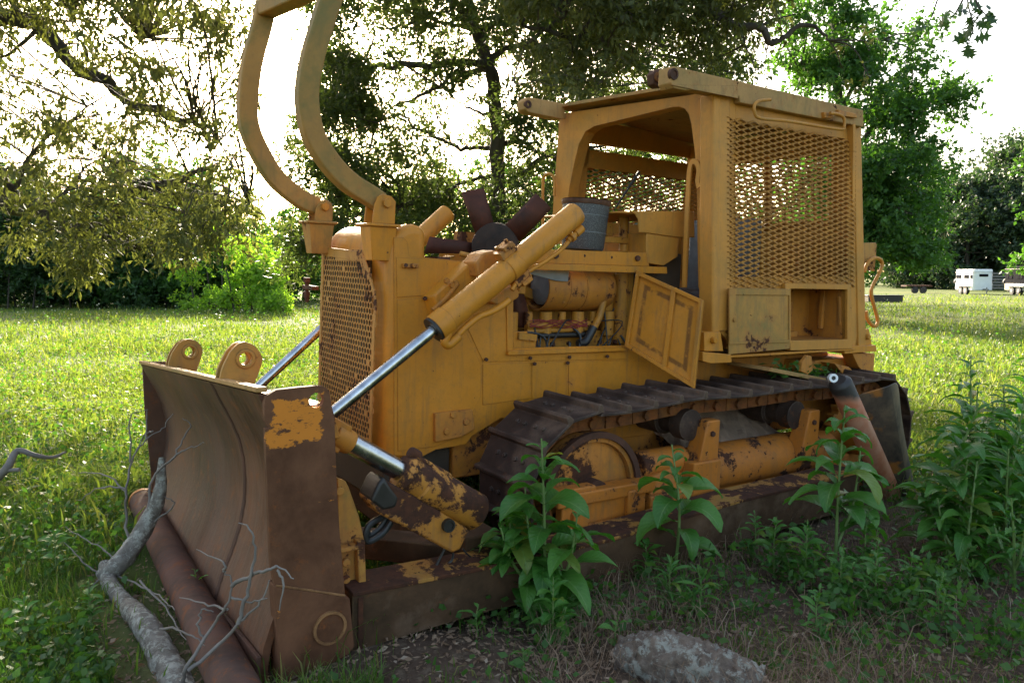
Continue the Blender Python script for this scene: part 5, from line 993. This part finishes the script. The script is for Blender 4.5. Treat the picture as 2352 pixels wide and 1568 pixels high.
def blades(x, y, h, w, lean=.5, z=None):
    n = len(x); z = gh(x, y) if z is None else z; a = rng.uniform(0, 2 * np.pi, n); l = rng.uniform(.1, 1, n) * lean * h; bx, by = np.cos(a), np.sin(a); s = rng.uniform(0, 2 * np.pi, n); sx, sy = np.cos(s) * w / 2, np.sin(s) * w / 2
    p0 = np.stack([x - sx, y - sy, z - .01], -1); p1 = np.stack([x + sx, y + sy, z - .01], -1); m0 = np.stack([x - sx * .8 + bx * l * .35, y - sy * .8 + by * l * .35, z + h * .6], -1); m1 = np.stack([x + sx * .8 + bx * l * .35, y + sy * .8 + by * l * .35, z + h * .6], -1); t = np.stack([x + bx * l, y + by * l, z + h * (1 - .3 * l / (h + 1e-6))], -1)
    V = np.stack([p0, p1, m1, m0, t, t + np.stack([sx * .15, sy * .15, 0 * sx], -1)], 1).reshape(-1, 3); b = np.arange(n)[:, None] * 6; F = np.concatenate([b + np.array([[0, 1, 2, 3]]), b + np.array([[3, 2, 5, 4]])], 1).reshape(-1, 4); return V, F
def clumpy(x, y, s, lo, seed): return rng.uniform(0, 1, len(x)) < lo + (1 - lo) * np.clip((vnoise(x, y, s, seed) - .25) * 2, 0, 1)
x, y = polar(190000, 1.9, 16); k_ = (bare(x, y) > .56) & clumpy(x, y, 2.2, .25, 4); xs, ys = x[k_], y[k_]; k2 = (~k_) & (rng.uniform(0, 1, len(x)) < .16 * (.2 + vnoise(x, y, 1.9, 31) ** 2 * 3)); xs, ys = np.concatenate([xs, x[k2]]), np.concatenate([ys, y[k2]]); k3 = ~(clear(xs, ys) & (rng.uniform(0, 1, len(xs)) < .93)); xs, ys = xs[k3], ys[k3]
v, f = blades(xs, ys, rng.uniform(.04, .20, len(xs)) * (.45 + .8 * vnoise(xs, ys, 1.1, 9)) * np.clip(.35 + 1.6 * (bare(xs, ys) - .35), .35, 1), rng.uniform(.003, .009, len(xs)), .9); tag(fast_mesh('grass', v, f, M['grass']), 'green grass blades growing round the bulldozer', 'grass', kind='stuff')
x, y = polar(480000, 4.2, 60); k_ = clumpy(x, y, .6, .45, 6) & (rng.uniform(0, 1, len(x)) < np.clip((y - 4.2) / 6, 0, 1) ** 1.3) & ~clear(x, y) & (bare(x, y) > .62); x, y = x[k_], y[k_]; v, f = blades(x, y, rng.uniform(.06, .22, len(x)) * (.35 + 1.1 * vnoise(x, y, .5, 8) * (.5 + vnoise(x, y, 1.7, 18))), rng.uniform(.006, .017, len(x)) * (1 + y / 20), 1.2); tag(fast_mesh('meadow_grass', v, f, M['meadow']), 'tall sunlit meadow grass and weeds beyond the bulldozer', 'meadow', kind='stuff')
# small round weed leaves through grass and meadow
x, y = polar(90000, 2.0, 30); k_ = ((bare(x, y) > .5) | (rng.uniform(0, 1, len(x)) < .30)) & clumpy(x, y, 1.3, .12, 12) & ~clear(x, y); x, y = x[k_], y[k_]; n = len(x); sz = rng.uniform(.018, .045, n) * (1 + y / 18)
v, f = leaf_quads(np.stack([x, y, gh(x, y) + rng.uniform(.02, .20, n) * (.5 + y / 20)], -1), np.stack([rng.normal(0, 1, n), rng.normal(0, 1, n), rng.normal(.1, .35, n)], -1), sz, sz * .7, rng); tag(fast_mesh('ground_weeds', v, f, M['leaf_mid']), 'small broad weed leaves mixed into the grass', 'weeds', kind='stuff')
# tangled low cover to the right of the track
n_s = 900; cl = []
for px, py, rx, ry, q in ((1800, 1360, 130, 60, 40), (2000, 1400, 170, 70, 60), (2200, 1390, 160, 80, 60), (2300, 1500, 120, 60, 24), (1600, 1400, 80, 40, 16), (1250, 1470, 70, 30, 12), (2050, 1480, 120, 40, 14)):
    for _ in range(q // 3): a_, b_ = rng.normal(0, .5, 2); p = GW(px + a_ * rx, py + b_ * ry); hh = rng.uniform(.03, .16); cl.append(((p[0], p[1], hh), (.10, .10, .05), int(rng.uniform(14, 40))))
v, f = sprigs(cl, rng, .045, .5, 7, -.2, .05); tag(fast_mesh('ground_cover', v, f, M['leaf_mid']), 'tangled low leafy ground cover to the right of the bulldozer', 'ground cover', kind='stuff')
x, y = polar(16000, 2.2, 8, 1, 2, 42); k_ = clumpy(x, y, 1.4, .1, 41); x, y = x[k_], y[k_]; v, f = blades(x, y, rng.uniform(.06, .22, len(x)), rng.uniform(.0015, .004, len(x)), 1.6); tag(fast_mesh('dry_straw', v, f, M['litter']), 'thin dry straw stems lying over the soil', 'straw', kind='stuff')
# flower specks
x, y = polar(4500, 7, 45); sz = rng.uniform(.012, .022, len(x)) * (1 + y / 14); v, f = leaf_quads(np.stack([x, y, gh(x, y) + rng.uniform(.15, .36, len(x))], -1), rng.normal(0, 1, (len(x), 3)), sz, sz, rng); tag(fast_mesh('meadow_flowers', v, f, plain('pale_flower', (.55, .50, .30), .8)), 'tiny pale flowers scattered over the meadow', 'flowers', kind='stuff')
# leaf litter on the bare soil
x, y = polar(26000, 1.9, 9, 1, -30, 42); k_ = bare(x, y) < .78; x, y = x[k_], y[k_]; n = len(x); sz = rng.uniform(.010, .042, n)
v, f = leaf_quads(np.stack([x, y, gh(x, y) + rng.uniform(.002, .02, n)], -1), np.stack([rng.normal(0, 1, n), rng.normal(0, 1, n), rng.normal(0, .22, n)], -1), sz, sz * rng.uniform(.15, .6, n), rng, .2); tag(fast_mesh('leaf_litter', v, f, M['litter']), 'brown dead leaves and straw covering the bare soil', 'leaf litter', kind='stuff')
# ------------------------------------------------------------------ broad-leaved weeds
def leafsheet(c, az, el, Ln, W, bend, rg, fold=.35, nseg=7):
    d = np.array((math.cos(az) * math.cos(el), math.sin(az) * math.cos(el), math.sin(el))); p = np.array(c, float); side = np.array((-math.sin(az), math.cos(az), 0)); rows = []; roll = rg.uniform(-.35, .35); ph = rg.uniform(0, 6)
    for i in range(nseg + 1):
        t = i / nseg; w = W * (math.sin(math.pi * min(1, t * .93 + .05)) ** .85) * (1.15 - .45 * t) if 0 < t < 1 else .002; n = np.cross(d, side); sd = side * math.cos(roll) + n * math.sin(roll); nn_ = np.cross(d, sd)
        k = fold * w; wv = .06 * W * math.sin(t * 9 + ph); rows.append([p + sd * w * .5 + nn_ * (-k * .5 + wv) * -1, p + sd * w * .25 - nn_ * -k * .2, p, p - sd * w * .25 - nn_ * -k * .2, p - sd * w * .5 + nn_ * (-k * .5 - wv) * -1])
        p = p + d * Ln / nseg; el -= bend / nseg; d = np.array((math.cos(az) * math.cos(el), math.sin(az) * math.cos(el), math.sin(el)))
    return rows
def weed(name, label, x, y, h, n, Ln, seed, cat='plant', group=None, lean=(0, 0), W=.36, el0=.75, bend=1.6, stem_r=.010, branches=0, low=.12, mat='bigleaf'):
    rg = np.random.default_rng(seed); z = float(gh(x, y)); base = np.array((x, y, z)); T = empty(name, tuple(base), None, label=label, cat=cat, group=group); b = MB(base)
    stems = [[base + (0, 0, -.03), base + np.array((lean[0] * .4, lean[1] * .4, h * .5)) + rg.normal(0, .012, 3), base + np.array((lean[0], lean[1], h))]]
    for k in range(branches): a = rg.uniform(0, 6.28); t0 = rg.uniform(.05, .3); q = stems[0][0] * (1 - t0) + stems[0][2] * t0; r = rg.uniform(.12, .28) * h; stems.append([q, q + np.array((math.cos(a) * r * .7, math.sin(a) * r * .7, h * .22)), q + np.array((math.cos(a) * r, math.sin(a) * r, h * rg.uniform(.35, .62)))])
    Vv, Ff, UV = [], [], []
    for si, st in enumerate(stems):
        S_ = spline(st, 8); b.tube(S_, list(np.linspace(stem_r, stem_r * .35, len(S_))), 8); m = n if si == 0 else int(n * .4)
        for i in range(m):
            t = low + (1 - low) * (i / m) ** .85; c = np.array(S_[min(len(S_) - 1, int(t * (len(S_) - 1)))]) + (0, 0, rg.uniform(-.01, .01)); az = i * 2.4 + rg.uniform(-.4, .4); f_ = (1.0 if t < .62 else max(.22, 1 - (t - .62) * 2.0)) * rg.uniform(.75, 1.12) * (1 if si == 0 else .75)
            el = el0 * (.25 + .8 * t) + rg.uniform(-.2, .2); pet = Ln * .10 * f_; d = np.array((math.cos(az) * math.cos(el), math.sin(az) * math.cos(el), math.sin(el))); b.tube([c, c + d * pet], [.003, .002], 5)
            rows = leafsheet(c + d * pet, az, el, Ln * f_, Ln * W * f_, bend * rg.uniform(.6, 1.25), rg); o = len(Vv); nr = len(rows)
            for r_i, r_ in enumerate(rows):
                for c_i, p in enumerate(r_): Vv.append(tuple(p - base)); UV.append((c_i / 4, r_i / (nr - 1)))
            for r_i in range(nr - 1):
                for c_i in range(4): q = o + r_i * 5 + c_i; Ff.append((q, q + 1, q + 6, q + 5))
    b.build('stem', M['stem'], T); me = bpy.data.meshes.new('foliage'); me.from_pydata(Vv, [], Ff); uvl = me.uv_layers.new(name='UVMap'); idx = np.empty(len(me.loops), np.int32); me.loops.foreach_get('vertex_index', idx); uvl.data.foreach_set('uv', np.array(UV)[idx].ravel()); me.polygons.foreach_set('use_smooth', np.ones(len(me.polygons), bool)); me.materials.append(M[mat])
    o = bpy.data.objects.new('foliage', me); COL.objects.link(o); o.parent = T; return T
def GP(px, py): p = GW(px, py); return p[0], p[1]
GRP = 'tall broad-leaved weeds round the bulldozer'
x, y = GP(1252, 1418); weed('weed', 'largest broad-leaved weed, in front of the track idler wheel', x, y, .86, 34, .30, 1, group=GRP, branches=4, lean=(-.02, .0), el0=.6, bend=1.5, W=.44)
x, y = GP(1200, 1400); weed('weed', 'shorter broad-leaved weed just left of the largest one', x, y, .52, 18, .26, 12, group=GRP, lean=(-.08, 0), el0=.7, W=.46, branches=2)
x, y = GP(1548, 1330); weed('weed', 'slim broad-leaved weed in front of the middle of the push arm', x, y, .70, 19, .25, 3, group=GRP, lean=(-.02, .02), el0=.65, bend=1.8, low=.3, W=.5)
x, y = GP(1918, 1318); weed('weed', 'tall broad-leaved weed in front of the leaning orange pipe', x, y, .92, 25, .28, 4, group=GRP, lean=(.02, 0), el0=.75, bend=1.9, branches=1, low=.3, W=.46)
for i, (px, py, h, n, l, lab) in enumerate(((2150, 1290, .90, 36, .28, 'leafy weed at the left end of the clump behind the steel sheet'), (2230, 1240, 1.10, 42, .29, 'tallest leafy weed in the right hand clump'), (2300, 1290, .95, 38, .28, 'leafy weed near the right edge of the clump'), (2210, 1330, .62, 28, .22, 'lower leafy weed at the front of the right clump'), (2350, 1240, 1.1, 40, .28, 'leafy weed cut by the right edge of the photo'), (2290, 1200, 1.1, 38, .28, 'leafy weed at the back of the right clump'), (2330, 1350, .5, 22, .14, 'small leafy weed at the lower right edge'))):
    x, y = GP(px, py); weed('weed', lab, x, y, h, n, l, 20 + i, group='clump of weeds at the right', branches=4, el0=.8, bend=1.5, W=.34, lean=(rng.uniform(-.15, .15), rng.uniform(-.12, .12)))
LOW = 'low leafy weeds on the bare soil'
for i, (px, py, h, n, l, lab) in enumerate(((1780, 1330, .34, 26, .085, 'low weed at the left of the patch before the third tall weed'), (1850, 1350, .36, 28, .085, 'low weed directly below the tall weed by the pipe'), (1930, 1400, .32, 26, .08, 'low weed in the middle of the right hand patch'), (2010, 1420, .38, 28, .08, 'bushy low weed right of the patch middle'), (2090, 1400, .30, 24, .075, 'low weed below the bent steel sheet'), (1990, 1330, .40, 26, .08, 'low weed hugging the rear of the push arm'), (1730, 1290, .30, 22, .07, 'low weed touching the push arm left of the patch'), (1540, 1400, .26, 26, .10, 'pale narrow-leaved weed below the slim weed'), (1600, 1420, .24, 22, .09, 'narrow-leaved weed above the rotten log'), (1480, 1340, .20, 18, .075, 'small weed at the foot of the slim weed'), (1270, 1480, .30, 20, .08, 'dark low weed at the foot of the largest weed'), (830, 1500, .12, 5, .065, 'tiny weed with four round leaves by the blade corner'), (1100, 1480, .14, 8, .06, 'small seedling left of the largest weed'), (1420, 1500, .16, 9, .055, 'seedling in front of the split end of the rotten log'), (1200, 1555, .10, 8, .05, 'tiny seedling at the bottom edge of the photo'), (2160, 1460, .28, 22, .06, 'low weed near the lower right corner'), (1880, 1480, .25, 20, .06, 'low weed right of the rotten log'), (130, 1330, .26, 20, .07, 'low weed in the grass at the far left'), (210, 1450, .22, 16, .06, 'low weed in the grass left of the birch-grey log'), (60, 1480, .22, 16, .06, 'low weed in the lower left corner'), (450, 1400, .2, 14, .05, 'small weed between the rusty pipe and the blade'))):
    x, y = GP(px, py); weed('low_weed', lab, x, y, h, int(n * .95), l * 1.3, 60 + i, group=LOW, branches=2 if n > 12 else 0, stem_r=.004, el0=.8, bend=1.0, W=.45 if 'narrow' not in lab else .2)
# ------------------------------------------------------------------ logs, pipe, twigs
rng = np.random.default_rng(31)
def rough_tube(pts, r, n=10, seg=22, amp=.08, seed=0):
    S_ = spline(pts, n); b = MB(pts[0]); rs = np.interp(np.linspace(0, 1, len(S_)), np.linspace(0, 1, len(r)), r); b.tube(S_, list(rs), seg); q = np.random.default_rng(seed); o = 0
    for i in range(len(S_)):
        for k in range(seg):
            v_ = np.array(b.v[o]); c = S_[i]; f_ = 1 + amp * (vnoise(k * .9, i * .7, 1, seed) - .5) * 2 + amp * .7 * (vnoise(k * 2.3, i * 2.1, 1, seed + 3) - .5); b.v[o] = tuple(c + (v_ - c) * f_); o += 1
    return b
LT = empty('fallen_branch', tuple(DW(330, 1440, 3.35)), None, label='fallen lichen-grey branch with dead twigs lying against the blade', cat='branch')
lb0 = np.array(LT.location)
def fb(b, name, mat): b.off = lb0; return b.build(name, M[mat], LT, smooth=70)
fb(rough_tube([DW(430, 1620, 2.75), DW(375, 1510, 3.05), DW(330, 1430, 3.3), DW(295, 1395, 3.5)], [.062, .058, .052, .046], 10, 24, .10, 1), 'log', 'lichen')
fb(rough_tube([DW(232, 1320, 3.85), DW(262, 1305, 3.85), DW(300, 1262, 3.95), DW(338, 1200, 4.05), DW(366, 1135, 4.1), DW(372, 1050, 4.15)], [.035, .050, .050, .044, .036, .016], 8, 20, .10, 2), 'upper_limb', 'lichen')
fb(rough_tube([DW(240, 1295, 3.9), DW(255, 1345, 3.75), DW(300, 1400, 3.5)], [.03, .04, .04], 6, 16, .1, 4), 'limb_fork', 'lichen')
b = MB()
TWG = [[(420, 1568, 2.8), (430, 1530, 2.85), (480, 1450, 2.95), (520, 1390, 3.0), (533, 1340, 3.0), (515, 1312, 3.0)], [(515, 1312, 3.0), (512, 1290, 3.0), (450, 1262, 3.1)], [(533, 1345, 3.0), (580, 1320, 2.95), (620, 1305, 2.9), (640, 1302, 2.9), (675, 1330, 2.88)], [(549, 1430, 2.95), (560, 1390, 2.95), (575, 1330, 2.95), (585, 1270, 2.95), (575, 1215, 2.95), (550, 1200, 3.0)], [(430, 1540, 2.85), (500, 1480, 2.9), (549, 1430, 2.95), (600, 1380, 2.93), (620, 1330, 2.92)], [(520, 1400, 3.0), (470, 1385, 3.05), (410, 1370, 3.1)], [(370, 1440, 3.1), (430, 1455, 3.0), (470, 1480, 2.95)], [(530, 1370, 3.0), (570, 1382, 2.95), (610, 1372, 2.92)],
       [(300, 1260, 3.95), (288, 1180, 4.0), (290, 1130, 4.0), (300, 1060, 4.1), (335, 1010, 4.15), (370, 985, 4.2), (395, 950, 4.25)], [(340, 1180, 4.05), (350, 1100, 4.1), (400, 1050, 4.05), (430, 1030, 4.05), (470, 1015, 4.05)], [(400, 1050, 4.05), (420, 1010, 4.08), (437, 975, 4.1), (420, 960, 4.1)], [(300, 1060, 4.1), (300, 960, 4.15), (338, 940, 4.2)], [(335, 1010, 4.15), (337, 945, 4.2)], [(290, 1130, 4.0), (240, 1090, 4.1), (180, 1085, 4.2)], [(290, 1120, 4.0), (230, 1120, 4.05), (180, 1150, 4.1)], [(350, 1200, 4.05), (400, 1160, 4.0), (380, 1140, 4.0)], [(262, 1305, 3.85), (250, 1270, 3.9), (200, 1240, 3.95), (150, 1210, 4.0)], [(232, 1320, 3.85), (190, 1290, 3.85), (150, 1245, 3.9)], [(270, 1320, 3.85), (330, 1350, 3.6), (370, 1370, 3.4), (400, 1400, 3.2)], [(230, 1330, 3.8), (180, 1370, 3.7)],
       [(640, 1305, 2.9), (652, 1340, 2.88), (640, 1400, 2.88)], [(320, 1330, 3.6), (390, 1410, 3.3), (425, 1470, 3.1)], [(470, 1470, 2.95), (455, 1430, 2.95), (465, 1400, 2.95), (490, 1405, 2.95)], [(350, 990, 4.15), (330, 1000, 4.2), (310, 1040, 4.2)]]
for i, t_ in enumerate(TWG): S_ = spline([DW(p[0], p[1], p[2] - (.17 if p[0] > 500 else .08 if p[0] > 420 and p[1] > 1200 else 0)) for p in t_], 5); S_ = [p + rng.normal(0, .003, 3) for p in S_]; b.tube(S_, list(np.linspace(.0085 if len(t_) > 4 else .0055, .0022, len(S_))), 6)
fb(b, 'twigs', 'twig')
p0, p1 = GW(335, 1165, .08), GW(535, 1568, .08); ax = _n(p1 - p0); p0 = p0 - ax * .15; p1 = p1 + ax * .9
PO = empty('rusty_pipe', tuple(p0), None, label='long rusty pipe lying on the ground along the foot of the blade', cat='pipe'); q = MB(p0); q.pipe(p0, p1, .085, .074, 40); q.build('pipe_body', M['rust_pipe'], PO, smooth=30)
q = MB(p0); q.tube([p0 - ax * .02, p0 + ax * .02], .088, 36); q.build('end_cap', M['orange_dirty'], PO)
# rotten log bottom right
L0 = np.array(GW(1425, 1512, .01)); L1 = np.array(GW(1750, 1585, .01)); LG_ = empty('rotten_log', tuple(L0), None, label='rotten log with grey lichen and pale split ends in the right foreground', cat='log')
b = rough_tube([L0, L0 * .7 + L1 * .3 + (0, 0, .02), L0 * .35 + L1 * .65 + (0, 0, .015), L1], [.085, .125, .12, .085], 16, 36, .16, 9); b.off = L0; b.build('log_body', M['rotten'], LG_, smooth=70)
b = MB(L0); rg = random.Random(2)
for e, s_, rr in ((L0, -1, .055), (L1, 1, .05)):
    ax = _n(L1 - L0) * s_; w_ = np.cross(ax, (0, 0, 1))
    for k in range(16): a = rg.uniform(0, 6.28); r = rr * math.sqrt(rg.random()); c = e + w_ * r * math.cos(a) + np.array((0, 0, r * math.sin(a) + .015)); b.tube([c - ax * .05, c + ax * rg.uniform(.0, .045)], [.012, rg.uniform(.002, .009)], 6)
b.build('split_end', M['rotwood'], LG_)
# dead branch in the grass, left
b = MB(DW(10, 1080, 5.2)); off = b.off; b.tube(spline([DW(-30, 1120, 5.3), DW(15, 1075, 5.2), DW(40, 1035, 5.3), DW(80, 1045, 5.3), DW(120, 1050, 5.4), DW(150, 1038, 5.5)], 5), list(np.linspace(.032, .007, 26)), 10); b.tube(spline([DW(15, 1080, 5.2), DW(45, 1078, 5.2)], 4), .014, 8); tag(b.build('dead_branch', M['twig'], None, smooth=60, loc=tuple(off)), 'crooked dead branch lying in the grass at the left edge', 'branch')
# leaves lying on the fender
x_ = [L(px, py, Y=3.35) for px, py in [(1780 + 13 * i, 846 + 3 * (i % 3) + i * 1.2) for i in range(12)]]; P = np.array([m2w(p) for p in x_ for _ in range(14)]) + rng.normal(0, .035, (168, 3)); Ln = rng.uniform(.03, .08, 168); v, f = leaf_quads(P, rng.normal(0, 1, (168, 3)) * (1, 1, .5), Ln, Ln * .4, rng); tag(fast_mesh('vine_leaves', v, f, M['leaf_mid']), 'green vine leaves lying on the rear of the track under the cab', 'leaves', kind='stuff')
# ------------------------------------------------------------------ trailers, fence, far things
def place(px, D, yaw): a = math.radians(yaw); return (X(px, D), D, 0), np.array([[math.cos(a), math.sin(a), 0], [-math.sin(a), math.cos(a), 0], [0, 0, 1]])
def rbox2(b, x0, x1, y0, y1, z0, z1, r=.25, n=5):     # box with rounded vertical nose corners at +x and rounded roof edge
    pts = [(x0, y0), (x1 - r, y0)] + [(x1 - r + r * math.sin(t), y0 + r - r * math.cos(t)) for t in np.linspace(0, math.pi / 2, n)][1:] + [(x1 - r + r * math.cos(t), y1 - r + r * math.sin(t)) for t in np.linspace(0, math.pi / 2, n)] + [(x0, y1)]
    b.prism([(x, y, z0) for x, y in pts], (0, 0, z1 - z0)); return b
def trailer(px, D, yaw, name, lab, Lh, Wd, H, mats, lower):
    loc, rm = place(px, D, yaw); a = math.radians(yaw); T = empty(name, loc, None, label=lab, cat='trailer'); T.rotation_euler = (0, 0, a); bd, lw, tr = mats
    b = MB(); rbox2(b, -Lh / 2, Lh / 2, -Wd / 2, Wd / 2, .38, H); b.build('body', M[bd], T, bevel=.08, seg=4)
    b = MB(); rbox2(b, -Lh / 2 + .05, Lh / 2 + .03, -Wd / 2 - .02, Wd / 2 + .02, .36, lower); b.build('lower_panel', M[lw], T, bevel=.01)
    b = MB(); rbox2(b, -Lh / 2 - .02, Lh / 2 + .03, -Wd / 2 - .03, Wd / 2 + .03, H - .26, H - .22); b.build('trim', M[tr], T)
    for x0, x1 in ((-Lh * .45, -Lh * .33), (-Lh * .30, -Lh * .18), (.0, Lh * .10), (Lh * .12, Lh * .24), (Lh * .33, Lh * .43)): b = MB(); b.box((x0, -Wd / 2 - .03, 1.28), (x1, -Wd / 2 + .01, 1.56)); b.build('window', M['navy'], T)
    b = MB(); b.box((Lh / 2 + .005, -Wd * .22, 1.42), (Lh / 2 + .035, Wd * .22, 1.62)); b.build('window', M['navy'], T)
    for x in (-Lh * .12, Lh * .16): b = MB(); b.cyl((x, -Wd / 2 - .14, .32), (x, -Wd / 2 + .08, .32), .32, 24); w_ = b.build('wheel', M['tyre'], T); b = MB(); b.cyl((x, -Wd / 2 - .15, .32), (x, -Wd / 2 - .1, .32), .16, 18); b.build('rim', M['silver'], w_)
    b = MB(); b.box((-Lh * .34, -Wd / 2 - .2, .64), (Lh * .38, -Wd / 2 + .02, .70)); b.build('fender', M[tr], T); b = MB(); b.tube([(Lh / 2 - .1, 0, .42), (Lh / 2 + .75, 0, .42)], 0, sq=(.05, .05)); b.cyl((Lh / 2 + .55, 0, 0), (Lh / 2 + .55, 0, .6), .04, 8); b.build('hitch', M['greymetal'], T)
    b = MB(); b.cyl((-Lh / 2 - .05, -Wd / 2 + .25, 1.0), (-Lh / 2 - .22, -Wd / 2 + .25, 1.0), .3, 20); b.build('spare_wheel', M['tyre'], T); return T
trailer(2234, 62, -95, 'horse_trailer', 'white horse trailer with small dark windows parked at the far field edge', 2.9, 1.5, 2.0, ('white', 'white', 'silver'), .9)
trailer(2358, 60, -95, 'cargo_trailer', 'dark trailer with a cream lower band cut off by the right edge', 3.4, 1.7, 2.25, ('navy', 'cream', 'cream'), .88)
loc, _ = place(2290, 72, 0); FN_ = empty('board_fence', loc, None, label='grey weathered board fence between the two trailers', cat='fence')
for k in range(6): b = MB(); b.box((-3, -.02, .25 + k * .27), (3, .02, .42 + k * .27)); b.build('board', M['fence'], FN_)
for k in range(4): b = MB(); b.box((-3 + k * 2 - .06, .02, 0), (-3 + k * 2 + .06, .12, 1.9)); b.build('post', M['fence'], FN_)
loc, _ = place(2028, 45, 0); b = MB(); b.box((-1.0, -.3, .0), (1.0, .3, .38)); b.box((-1.05, -.35, .34), (1.05, .35, .40)); tag(b.build('feed_trough', M['black'], None, bevel=.02, loc=loc), 'low black trough in the grass behind the cab', 'trough')
loc, _ = place(2103, 66, 12); FT = empty('flatbed_trailer', loc, None, label='rusty flatbed trailer under the far trees', cat='trailer'); b = MB(); b.box((-1.1, -.5, .55), (1.1, .5, .68)); b.build('bed', M['rust'], FT, bevel=.01)
for x in (-.4, .3): b = MB(); b.cyl((x, -.6, .28), (x, -.4, .28), .28, 20); b.build('wheel', M['tyre'], FT)

# ------------------------------------------------------------------ camera, light, world
cd = bpy.data.cameras.new('camera'); cam = bpy.data.objects.new('camera', cd); COL.objects.link(cam); scene.camera = cam
cam.location = (0, 0, CAM_H); cam.rotation_euler = (math.pi / 2 - PITCH, 0, 0); cd.sensor_width = 36; cd.lens = F_ / 2352 * 36; cd.clip_end = 2000; cd.clip_start = .05
SUN_EL, SUN_AZ = math.radians(SUN_E), math.radians(SUN_A)       # azimuth from +Y towards +X
w = bpy.data.worlds.new('World'); scene.world = w; w.use_nodes = True; nt = w.node_tree; bgd = nt.nodes['Background']; sky = nt.nodes.new('ShaderNodeTexSky'); sky.sky_type = 'NISHITA'; sky.sun_disc = False
sky.sun_elevation = SUN_EL; sky.sun_rotation = SUN_AZ; sky.dust_density = 4; sky.air_density = 1.0; sky.ozone_density = 1.0
wm = nt.nodes.new('ShaderNodeMix'); wm.data_type = 'RGBA'; wm.blend_type = 'MULTIPLY'; wm.inputs[0].default_value = 1; wm.inputs[7].default_value = (1, .94, .84, 1); nt.links.new(sky.outputs[0], wm.inputs[6]); nt.links.new(wm.outputs[2], bgd.inputs[0]); bgd.inputs[1].default_value = SKY_S
sl = bpy.data.lights.new('sun', 'SUN'); sl.energy = SUN_P; sl.angle = math.radians(.6); sl.color = (1, .90, .72); so = bpy.data.objects.new('sun', sl); COL.objects.link(so)
d = Vector((math.sin(SUN_AZ) * math.cos(SUN_EL), math.cos(SUN_AZ) * math.cos(SUN_EL), math.sin(SUN_EL))); so.rotation_euler = d.to_track_quat('Z', 'Y').to_euler(); so.location = (0, 0, 20)
scene.render.engine = 'CYCLES'
vs = scene.view_settings; vs.view_transform = 'Standard'; vs.look = 'None'; vs.exposure = EXPO; vs.gamma = 1
scene.cycles.max_bounces = 7; scene.cycles.diffuse_bounces = 4; scene.cycles.transmission_bounces = 4; scene.cycles.transparent_max_bounces = 4
